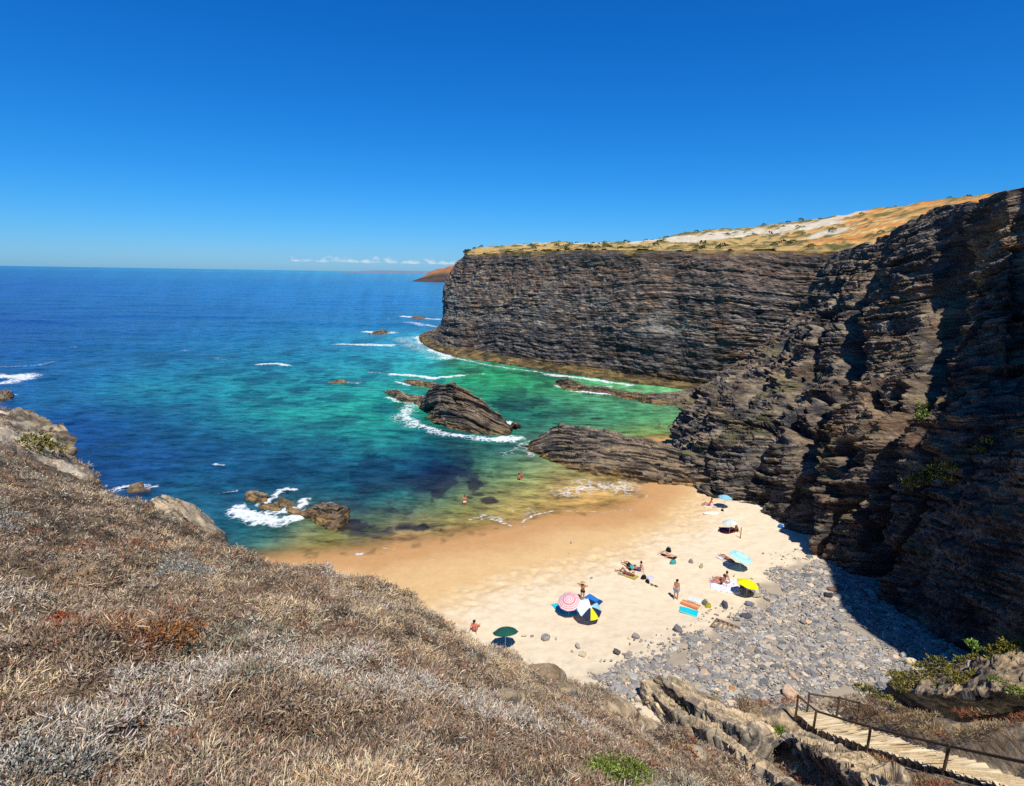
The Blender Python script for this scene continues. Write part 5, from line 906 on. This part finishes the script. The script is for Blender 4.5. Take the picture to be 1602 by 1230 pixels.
# ------------------------------------------------------------------ towels and bags
def towel(name, label, cat, corners, colf, n=(28, 16), thick=.025):
    """corners: 4 pixels in order, laid on the sand"""
    c_ = [ground_at(x, y) for x, y in corners]; U, V_ = np.meshgrid(np.linspace(0, 1, n[0]), np.linspace(0, 1, n[1]), indexing='ij'); U, V_ = U[..., None], V_[..., None]
    P = (c_[0] * (1 - U) + c_[1] * U) * (1 - V_) + (c_[3] * (1 - U) + c_[2] * U) * V_; ctr = P.reshape(-1, 3).mean(0); Q = P.reshape(-1, 3)
    Q[:, :2] += .03 * np.stack([vn(Q[:, 0] * 2, Q[:, 1] * 2, 1, 3), vn(Q[:, 0] * 2, Q[:, 1] * 2, 2, 3)], -1)
    z = beach_z(Q[:, :2]) + .075 + .03 * fbm(Q[:, 0] * 1.6, Q[:, 1] * 1.6, 0, 3, 17); top = np.column_stack([Q[:, :2], z]) - ctr; bot = top - (0, 0, thick + .06)
    uu, vv_ = U.ravel() + 0 * V_.ravel() if False else np.broadcast_to(U, P.shape[:2] + (1,)).ravel(), np.broadcast_to(V_, P.shape[:2] + (1,)).ravel()
    C = np.array([colf(a, b) for a, b in zip(uu, vv_)]); nx, ny = n; ed = []
    idx = np.arange(nx * ny).reshape(nx, ny); loop = np.concatenate([idx[:, 0], idx[-1, 1:], idx[::-1, -1][1:], idx[0, ::-1][1:]])
    ed = np.stack([loop[:-1], loop[1:], loop[1:] + nx * ny, loop[:-1] + nx * ny], -1)
    o = link(name, np_mesh(name, np.vstack([top, bot]), np.concatenate([grid_faces(nx, ny), grid_faces(nx, ny)[:, ::-1] + nx * ny, ed]), {"col": np.vstack([C, C])}, smooth=False), m_cloth); o.location = ctr; tag(o, label, cat); return o
flat = lambda c_: (lambda u, v: c_)
stripe = lambda a, b, n_: (lambda u, v: a if (u * n_) % 1 < .6 else b)
towel("beach_towel", "cyan towel spread under the pink ringed umbrella", "towel", [(862,947),(893,942),(912,962),(880,963)], flat(lin(40, 190, 214)))
towel("beach_towel", "blue towel lying behind the navy, white and yellow umbrella", "towel", [(914,936),(922,930),(943,942),(934,950)], lambda u, v: lin(40, 120, 200) if v < .75 else lin(30, 70, 130))
towel("beach_towel", "pale green white towel beneath the navy, white and yellow umbrella", "towel", [(905,950),(925,950),(930,966),(902,962)], flat(lin(190, 214, 206)))
towel("blanket", "large white patterned blanket with two people, next to the yellow umbrella", "blanket", [(1110,904),(1152,908),(1159,931),(1112,923)], lambda u, v: lin(232, 230, 236) if (math.sin(u * 31) * math.sin(v * 23)) < .55 else lin(180, 184, 204))
towel("beach_towel", "cyan towel nearest the rubble, beside the orange one", "towel", [(1064,949),(1092,957),(1090,966),(1063,957)], lambda u, v: lin(30, 200, 218) if .05 < v < .95 else lin(150, 226, 228))
towel("beach_towel", "orange striped towel between the cyan and the white towel", "towel", [(1068,939),(1096,948),(1091,955),(1063,944)], lambda u, v: lin(206, 128, 82) if abs(v - .5) > .12 else lin(228, 170, 130))
towel("beach_towel", "narrow white towel beside the orange striped one", "towel", [(1080,934),(1103,941),(1100,947),(1076,940)], lambda u, v: lin(222, 230, 224) if (u * 6) % 1 < .7 else lin(190, 208, 204))
towel("beach_towel", "dark striped towel under the person sunbathing alone", "towel", [(1034,868),(1050,868),(1060,872),(1055,876)], lambda u, v: lin(38, 30, 40) if u < .85 else lin(120, 120, 140))
towel("beach_towel", "olive yellow towel under the person lying with bent knees", "towel", [(966,898),(988,899),(1000,903),(993,908)], lambda u, v: lin(176, 158, 84) if v > .3 else lin(150, 146, 120))
towel("beach_towel", "black towel in the middle of the group of three", "towel", [(980,887),(994,885),(998,890),(985,893)], flat(lin(26, 28, 36)))
towel("beach_towel", "red towel in the white umbrella's shade", "towel", [(1125,826),(1146,827),(1150,834),(1127,834)], lambda u, v: lin(164, 52, 44) if v > .45 else lin(70, 40, 84))
towel("beach_towel", "white towel sticking out from the aqua umbrella's shade", "towel", [(1120,872),(1128,870),(1150,880),(1142,884)], flat(lin(226, 224, 220)))
towel("beach_towel", "white towel with a person at the top of the beach by the pale blue umbrella", "towel", [(1098,790),(1118,789),(1124,794),(1102,795)], flat(lin(224, 206, 196)))
towel("beach_towel", "white crumpled towel beside the black bag of the group of three", "towel", [(1012,903),(1018,901),(1024,905),(1016,910)], lambda u, v: lin(226, 226, 234) if (u * 5) % 1 < .6 else lin(150, 150, 196))
g0 = ground_at(1114, 803.5); aa = np.linspace(0, 2 * np.pi, 41); rings = []
for s_, z in ((.01, .10), (.5, .10), (.92, .09), (1.0, .05), (.96, .0)): rings.append(np.stack([np.cos(aa) * .95 * s_ * (1 - .12 * np.cos(aa)), np.sin(aa) * .36 * s_, np.full(41, z)], -1))
o = mesh_part("bodyboard", np.array(rings).reshape(-1, 3), grid_faces(5, 41), mat_plain("board_foam", lin(232, 230, 214), .5, .04), None, lin(232, 230, 214), tuple(g0 + (0, 0, .02))); o.rotation_euler[2] = .12; tag(o, "white oval board lying flat on the sand above the white umbrella", "board")
def bag(label, px, py, s_, col, cat="bag", col2=None):
    g = ground_at(px, py); r_ = np.random.default_rng(int(px * 7 + py)); aa = np.linspace(0, 2 * np.pi, 17); z = np.array([0, .12, .5, .85, 1.0, 1.02]) * s_ * .75; q = np.array([.9, 1.05, 1.0, .8, .5, .02]); t = thing("beach_bag", label, cat, tuple(g), r_.uniform(0, 3))
    V = np.array([np.stack([np.cos(aa) * s_ * .55 * k_ * (1 + .08 * np.sin(3 * aa)), np.sin(aa) * s_ * .34 * k_ * (1 + .1 * np.cos(2 * aa)), np.full(17, h)], -1) for k_, h in zip(q, z)]); mesh_part("pouch", V.reshape(-1, 3), grid_faces(6, 17), m_cloth, t, col)
    for sg in (-1, 1): a2 = np.linspace(0, math.pi, 8); v, f = tube(np.stack([np.cos(a2) * s_ * .3, np.full(8, sg * s_ * .12), z[3] + np.sin(a2) * s_ * .35], -1), .018 * s_ / .5, 6); mesh_part("strap", v, f, m_cloth, t, col2 if col2 is not None else col * .8)
bag("black bag standing behind the person sunbathing alone", 1046, 863, .5, lin(28, 26, 28))
bag("teal bag in front of the dark striped towel", 1053, 882, .5, lin(60, 158, 160), col2=lin(40, 80, 80))
bag("black bag on the sand right of the olive towel", 1007, 906, .45, lin(24, 22, 24))
bag("small black bag just below the white crumpled towel", 1013, 912, .38, lin(26, 24, 26))
bag("white and dark bag beside the narrow white towel", 1103, 947, .5, lin(120, 120, 96), col2=lin(60, 60, 40))
bag("yellow green bag at the end of the orange striped towel", 1108, 951, .42, lin(170, 160, 40))
bag("dark bag in the yellow umbrella's shade", 1163, 919, .45, lin(44, 36, 30))
bag("white bag in the yellow umbrella's shade", 1168, 918, .42, lin(210, 220, 200))
bag("dark bag under the tip of the white umbrella's shade", 1152, 832, .4, lin(48, 40, 40))
bag("small blue bag on the ledge at the cliff foot", 1221, 826, .5, lin(40, 110, 180))
bag("dark bag in the pale blue umbrella's shade", 1130, 800, .32, lin(24, 24, 28))
bag("grey bag left of the aqua umbrella", 1081, 881, .42, lin(150, 138, 134))
bag("pale bag with a dark base right of the grey bag", 1097, 888, .42, lin(168, 158, 134))
for i, (x, y, lb) in enumerate([(937,961,"pair of flip-flops in front of the navy, white and yellow umbrella"),(1019.5,915.5,"pair of dark sandals nearest below the small black bag"),(1026,917.5,"pair of dark sandals farther right below the small black bag")]):
    g = ground_at(x, y); t = thing("sandals", lb, "sandals", tuple(g + (0, 0, .02)), .7 * i)
    for sd in (-1, 1):
        a2 = np.linspace(0, 2 * np.pi, 15); V = np.array([np.stack([np.cos(a2) * .05 * k_ + sd * .09, np.sin(a2) * .15 * k_ + .05 * sd, np.full(15, h)], -1) for k_, h in ((1, 0), (1.02, .03), (.1, .035))]); mesh_part("sole", V.reshape(-1, 3), grid_faces(3, 15), m_cloth, t, lin(60, 50, 50))

# ------------------------------------------------------------------ people
def capsule(a, b, ra, rb, k=12, m_=5):
    a, b = np.array(a, float), np.array(b, float); d = b - a; L = np.linalg.norm(d); d = d / max(L, 1e-6) if L > 1e-6 else np.array([0, 0, 1.])
    pts, rad = [], []
    for q in np.linspace(-math.pi / 2 + .15, 0, m_): pts.append(a + d * ra * math.sin(q)); rad.append(ra * math.cos(q))
    for q in np.linspace(0, math.pi / 2 - .15, m_): pts.append(b + d * rb * math.sin(q)); rad.append(rb * math.cos(q))
    return tube(pts, rad, k)
def fuse(name, caps, voxel, mat, parent, smooth=4, extra=()):
    """one continuous skin from tapered limbs: voxel union, smoothed"""
    Vs, Fs, o = [], [], 0
    for c_ in caps: v, f = capsule(*c_); Vs.append(v); Fs.append(f + o); o += len(v)
    tmp = bpy.data.objects.new("tmp_body", np_mesh("tmp_body", np.vstack(Vs), np.vstack(Fs))); COL.objects.link(tmp)
    rm = tmp.modifiers.new("r", 'REMESH'); rm.mode = 'VOXEL'; rm.voxel_size = voxel; sm = tmp.modifiers.new("s", 'SMOOTH'); sm.iterations = smooth; sm.factor = .5
    dg = bpy.context.evaluated_depsgraph_get(); ev = tmp.evaluated_get(dg); me = ev.to_mesh(); n = len(me.vertices); co = np.empty(n * 3, np.float32); me.vertices.foreach_get("co", co); fs = [tuple(p.vertices) for p in me.polygons if len(p.vertices) == 4]; ev.to_mesh_clear(); bpy.data.objects.remove(tmp)
    V = co.reshape(-1, 3); F = np.array(fs)
    for v, f in extra: F = np.vstack([F, f + len(V)]); V = np.vstack([V, v])
    o_ = link(name, np_mesh(name, V, F, smooth=True), mat, parent); return o_
def sk(n, c_): return mat_plain(n, c_, .55, .06, 30, .35)
SKIN = [sk("skin_tan", lin(186, 128, 96)), sk("skin_brown", lin(150, 96, 68)), sk("skin_fair", lin(212, 158, 128)), sk("skin_red", lin(200, 116, 84))]
HAIR = dict(dark=mat_plain("hair_dark", lin(36, 28, 24), .6), brown=mat_plain("hair_brown", lin(92, 66, 46), .6), blond=mat_plain("hair_blond", lin(196, 168, 116), .6))
def ik(a, c_, l1, l2, pole):
    a, c_, pole = np.array(a, float), np.array(c_, float), np.array(pole, float); d = c_ - a; L = min(np.linalg.norm(d), (l1 + l2) * .999); d = d / np.linalg.norm(d); x = (l1 * l1 - l2 * l2 + L * L) / (2 * L); h = math.sqrt(max(l1 * l1 - x * x, 0)); p = pole - d * (pole @ d); p /= np.linalg.norm(p) + 1e-9; return a + d * x + p * h, a + d * L
def person(label, foot, face, pose, skin=0, hair="dark", wear=None, rot=None, scale=1.0, long_hair=False, hat=None, lift=0.0):
    """pose gives joints in the body's own frame: x right, y forward, z up, metres; wear: list of (part name, colour, kind)"""
    J = pose; t = thing("person", label, "person", (foot[0], foot[1], foot[2] + lift), face); t.scale = (scale,) * 3
    if rot is not None: t.rotation_euler = (rot[0], rot[1], face)
    pel, che, nk, hd = [np.array(J[k_], float) for k_ in ("pel", "che", "nk", "hd")]; caps = []; fw = np.array(J.get("fw", (0, 1, 0)), float); fw /= np.linalg.norm(fw); up = (hd - nk) / np.linalg.norm(hd - nk); rt = np.cross(fw, up); rt /= np.linalg.norm(rt)
    srt = np.array(J.get("rt", rt), float); fwd_b = np.cross((che - pel) / np.linalg.norm(che - pel), srt)
    fwd_b = fwd_b if fwd_b @ fw > -.3 else fwd_b
    hipw, shw = .095, .17; wst = pel * .5 + che * .5
    caps += [(pel - srt * .075, pel + srt * .075, .105, .105), (wst - srt * .05, wst + srt * .05, .095, .095), (pel, wst, .10, .09), (wst, che, .09, .105), (che - srt * .085, che + srt * .085, .105, .105), (che, nk, .09, .055), (nk, hd - up * .05, .05, .052), (hd - up * .02, hd + up * .045, .078, .088), (hd - up * .07 + fw * .025, hd - up * .02 + fw * .02, .055, .066)]
    caps += [(hd + fw * .085 - up * .015, hd + fw * .105 - up * .03, .014, .017), (hd + rt * .088 - up * .01, hd + rt * .092 - up * .03, .018, .016), (hd - rt * .088 - up * .01, hd - rt * .092 - up * .03, .018, .016), (hd + fw * .078 - up * .062 - rt * .018, hd + fw * .078 - up * .062 + rt * .018, .012, .012)]
    fingers = []; cl = {}
    for sd in (-1, 1):
        k_ = "R" if sd > 0 else "L"; sh_ = nk - up * 0 + srt * sd * shw + (che - nk) * .25; hand = np.array(J["hand" + k_], float); el, hand = ik(sh_, hand, .29, .26, J.get("elp" + k_, -fwd_b + srt * sd * .4))
        caps += [(nk + (che - nk) * .12, sh_, .06, .058), (sh_, el, .050, .038), (el, hand, .038, .026)]; dv_ = (hand - el) / np.linalg.norm(hand - el); pm = hand + dv_ * .09; caps.append((hand + dv_ * .02, pm, .030, .034))
        sidev = np.cross(dv_, fw + .01 * up); sidev /= np.linalg.norm(sidev) + 1e-9; curl = np.cross(sidev, dv_)
        for i, ln in enumerate((.070, .080, .076, .060)):
            b0 = pm + sidev * (.027 - .018 * i); b1 = b0 + dv_ * ln * .5; b2 = b1 + (dv_ * .8 + curl * .5) * ln * .3; b3 = b2 + (dv_ * .5 + curl * .8) * ln * .25; fingers.append(tube([b0 - dv_ * .02, b1, b2, b3], [.009, .0085, .008, .006], 6))
        tb = hand + dv_ * .045 + sidev * .03; fingers.append(tube([tb - sidev * .012, tb + sidev * .022 + dv_ * .022, tb + sidev * .03 + dv_ * .05], [.0115, .010, .008], 6))
        hp_ = pel + srt * sd * hipw - (che - pel) / np.linalg.norm(che - pel) * .02; ft = np.array(J["foot" + k_], float); kn, ft = ik(hp_, ft, .43, .42, J.get("knp" + k_, fwd_b + .05 * srt * sd)); td = np.array(J.get("toe" + k_, fw), float); td /= np.linalg.norm(td)
        caps += [(pel + srt * sd * .06, hp_ + (kn - hp_) * .15, .10, .090), (hp_, kn, .085, .056), (kn, kn * .65 + ft * .35, .054, .058), (kn * .65 + ft * .35, ft, .057, .036), (ft - td * .03, ft + td * .12, .038, .034), (ft + td * .12, ft + td * .18, .034, .024)]
        cl["kn" + k_], cl["hp" + k_], cl["ft" + k_], cl["el" + k_], cl["sh" + k_] = kn, hp_, ft, el, sh_
    body = fuse("body", caps, .019, SKIN[skin], t, extra=fingers)
    e = []
    for sd in (-1, 1): ec = hd + fw * .086 + rt * sd * .033 + up * .012; e.append((ec - rt * .004, ec + rt * .004, .009, .009))
    v1, f1 = capsule(*e[0], k=8, m_=3); v2, f2 = capsule(*e[1], k=8, m_=3); link("eye", np_mesh("eye", v1, f1), HAIR["dark"], t); link("eye", np_mesh("eye", v2, f2), HAIR["dark"], t)
    hc = [(hd + up * .03 - fw * .02 - rt * .02, hd + up * .05 - fw * .015 + rt * .02, .094, .096), (hd - fw * .045 - up * .03, hd - fw * .03 + up * .03, .080, .088)]
    if long_hair: hc += [(hd - fw * .06, hd - fw * .08 - up * .2, .075, .06), (hd - fw * .08 - up * .18, che - fwd_b * .12, .06, .05)]
    fuse("hair", hc, .018, HAIR[hair], t, 3)
    if hat is not None:
        aa = np.linspace(0, 2 * np.pi, 25); V = np.array([hd + up * (.06 + h) + (rt * np.cos(aa)[:, None] + fw * np.sin(aa)[:, None]) * q for q, h in ((.21, -.02), (.11, 0), (.10, .08), (.06, .11), (.005, .115))]); link("sun_hat", np_mesh("sun_hat", V.reshape(-1, 3), grid_faces(5, 25)), hat, t)
    for (nm, col, kind) in (wear or []):
        mt = mat_plain(nm + "_%d_%d_%d" % tuple(int(q * 999) for q in col), col, .8, .08); g = .016
        if kind == "shorts": cs = [(pel - srt * .075, pel + srt * .075, .108 + g, .108 + g)] + [(cl["hp" + k_], cl["hp" + k_] + (cl["kn" + k_] - cl["hp" + k_]) * .55, .093 + g, .082 + g) for k_ in "LR"]
        elif kind == "briefs": cs = [(pel - srt * .075, pel + srt * .075, .104 + g, .104 + g)] + [(cl["hp" + k_], cl["hp" + k_] + (cl["kn" + k_] - cl["hp" + k_]) * .08, .09 + g, .086 + g) for k_ in "LR"]
        elif kind == "top": cs = [(che - srt * .085 - (che - pel) * .04, che + srt * .085 - (che - pel) * .04, .098 + g, .098 + g)]
        elif kind == "shirt": cs = [(wst - srt * .05, wst + srt * .05, .10 + g, .10 + g), (wst, che, .10 + g, .108 + g), (che - srt * .085, che + srt * .085, .106 + g, .106 + g), (che, nk - (nk - che) * .2, .09 + g, .06 + g)] + [(cl["sh" + k_], cl["sh" + k_] * .6 + cl["el" + k_] * .4, .055 + g, .05 + g) for k_ in "LR"]
        fuse(nm, cs, .018, mt, t, 3)
    return t
def stand(hl=(-.25, .02, .82), hr_=(.25, .05, .82), step=.0, lean=0.0):
    return dict(pel=(0, 0, .92), che=(0, .02 + lean, 1.28), nk=(0, .01 + lean, 1.48), hd=(0, .04 + lean, 1.63), handL=hl, handR=hr_, footL=(-.11, -step, .05), footR=(.11, step, .05), rt=(1, 0, 0))
def lying(bend=.0, prone=False, arms="side"):
    """on the back (or front) along y: head towards +y"""
    z = .12; f = (0, 0, -1) if prone else (0, 0, 1); hz_ = .10
    p = dict(pel=(0, 0, z), che=(0, .36, z + .01), nk=(0, .56, z + .01), hd=(0, .71, z + .02), fw=f, rt=(1, 0, 0) if not prone else (-1, 0, 0), footL=(-.13, -.84 + .38 * bend, .05), footR=(.13, -.84, .05), toeL=(0, -.5, .6 if not prone else -.2), toeR=(0, -.5, .6 if not prone else -.2), knpL=(0, 0, 1), knpR=(0, 0, .3))
    if prone: p["rt"] = (-1, 0, 0); p["footL"], p["footR"] = (.12, -.84, .05), (-.12, -.84, .05); p["handL"], p["handR"] = (.25, .8, .04), (-.25, .8, .04)
    elif arms == "head": p["handL"], p["handR"] = (-.15, .78, .12), (.15, .78, .12)
    else: p["handL"], p["handR"] = (-.34, -.02, .06), (.34, -.02, .06)
    return p
def sitting(back=.25, knees=.0, hl=None, hr_=None):
    """sitting on the ground, legs along +y; back: lean backwards; knees: drawn up"""
    return dict(pel=(0, 0, .12), che=(0, -back * .6, .47), nk=(0, -back * .85, .66), hd=(0, -back * .9 + .03, .81), rt=(1, 0, 0), handL=hl or (-.28, -back - .25, .04), handR=hr_ or (.28, -back - .25, .04), footL=(-.12, .84 - .42 * knees, .05), footR=(.12, .84 - .3 * knees, .05), toeL=(0, .4, .8), toeR=(0, .4, .8), knpL=(0, .1, 1), knpR=(0, .1, 1), elpL=(-.5, -.5, 0), elpR=(.5, -.5, 0))
G = ground_at; PI = math.pi
def lying_at(px, py, head_px, **k):
    """body laid from hips at px,py towards the head pixel -> (position, heading)"""
    a, b = G(px, py), G(*head_px); return a + (0, 0, .09), math.atan2(b[1] - a[1], b[0] - a[0]) - PI / 2
person("person standing alone in dark and white shorts beside the orange and cyan towels", G(1057, 938), math.radians(-35), stand(step=.06), 0, wear=[("swim_shorts", lin(150, 146, 160), "shorts")])
person("person in dark briefs and a hat standing behind the pink ringed umbrella", G(911, 941), math.radians(150), stand((-.22, .22, 1.45), (.22, .22, 1.45)), 0, "brown", [("swim_briefs", lin(40, 30, 34), "briefs")], hat=mat_plain("straw", lin(196, 170, 120), .9))
p_, h_ = lying_at(890, 944, (906, 958)); person("person lying under the pink ringed umbrella, only the lower legs in the sun", p_, h_, lying(prone=True), 1, wear=[("swimsuit", lin(70, 30, 50), "shorts")])
p_, h_ = lying_at(978, 899, (990, 903)); person("person in a purple swimsuit lying on the olive towel with one knee bent", p_, h_, lying(.9, arms="head"), 1, wear=[("swimsuit", lin(120, 60, 90), "briefs"), ("bikini_top", lin(120, 60, 90), "top")])
p_, h_ = lying_at(985, 888, (994, 893)); person("person with a turquoise cover lying on the black towel", p_, h_, lying(.2), 0, wear=[("towel_wrap", lin(40, 170, 176), "shirt"), ("shorts", lin(26, 28, 40), "shorts")])
person("dark haired person in violet shorts sitting at the right of the group of three", G(1001, 893), math.radians(75), sitting(.1, .4), 0, wear=[("shorts", lin(84, 70, 140), "shorts")])
p_, h_ = lying_at(1045, 871, (1056, 874)); person("person sunbathing alone on the dark striped towel", p_, h_, lying(.3), 2, wear=[("swimsuit", lin(190, 150, 130), "briefs")])
person("person with long dark hair sitting at the front of the white blanket", G(1128, 915) + (0, 0, .09), math.radians(68), sitting(.22, .15), 3, wear=[("bikini", lin(40, 30, 40), "briefs")], long_hair=True)
person("person sitting at the back of the white blanket, leaning on straight arms", G(1131, 910) + (0, 0, .09), math.radians(72), sitting(.3, .1), 0, wear=[("swim_shorts", lin(110, 70, 84), "shorts")])
p_, h_ = lying_at(1137, 876.5, (1150, 883)); person("person lying with legs out of the aqua umbrella's shade", p_, h_, lying(.1), 0, wear=[("swim_shorts", lin(120, 84, 70), "briefs")])
person("person sitting on the white towel at the top of the beach", G(1109, 792) + (0, 0, .09), math.radians(80), sitting(.3, .4), 3, wear=[("swimsuit", lin(130, 40, 50), "briefs")])
person("person sitting in the white umbrella's shade", G(1150, 832) + (0, 0, .09), math.radians(85), sitting(.1, .5), 1, wear=[("swim_shorts", lin(60, 40, 60), "shorts")])
person("person in white bikini bottoms wading in the shallows", G(727, 797), math.radians(20), stand((-.3, .05, .95), (.3, .05, .95)), 3, "brown", [("bikini_bottom", lin(232, 226, 222), "briefs")])
person("wading person in black shorts, left of the pair standing in the sea", G(811.5, 760.5), math.radians(-30), stand(step=.05), 0, wear=[("swim_shorts", lin(22, 22, 28), "shorts")])
person("wading person close behind the one in black shorts, right of the pair", G(815.5, 758.5), math.radians(150), stand(step=.03), 3, "brown", [("bikini_bottom", lin(150, 50, 50), "briefs"), ("bikini_top", lin(150, 50, 50), "top")])
q = atz(1061, 681, 0); person("bather standing waist deep in the green pool by the cliff", q, math.radians(60), stand(), 0, lift=-.85, wear=[("swim_shorts", lin(40, 40, 60), "shorts")])
q = atz(1032, 668, 0); person("bather up to the chest in the green pool, farther from the cliff", q, math.radians(-60), stand((-.5, .3, 1.3), (.5, .3, 1.3)), 2, lift=-1.15, wear=[("swim_shorts", lin(60, 60, 70), "shorts")])
person("person sitting at the slope's edge left of the dark green umbrella", G(742, 988), math.radians(-20), sitting(.05, .5), 3, wear=[("swim_shorts", lin(90, 90, 110), "shorts")])
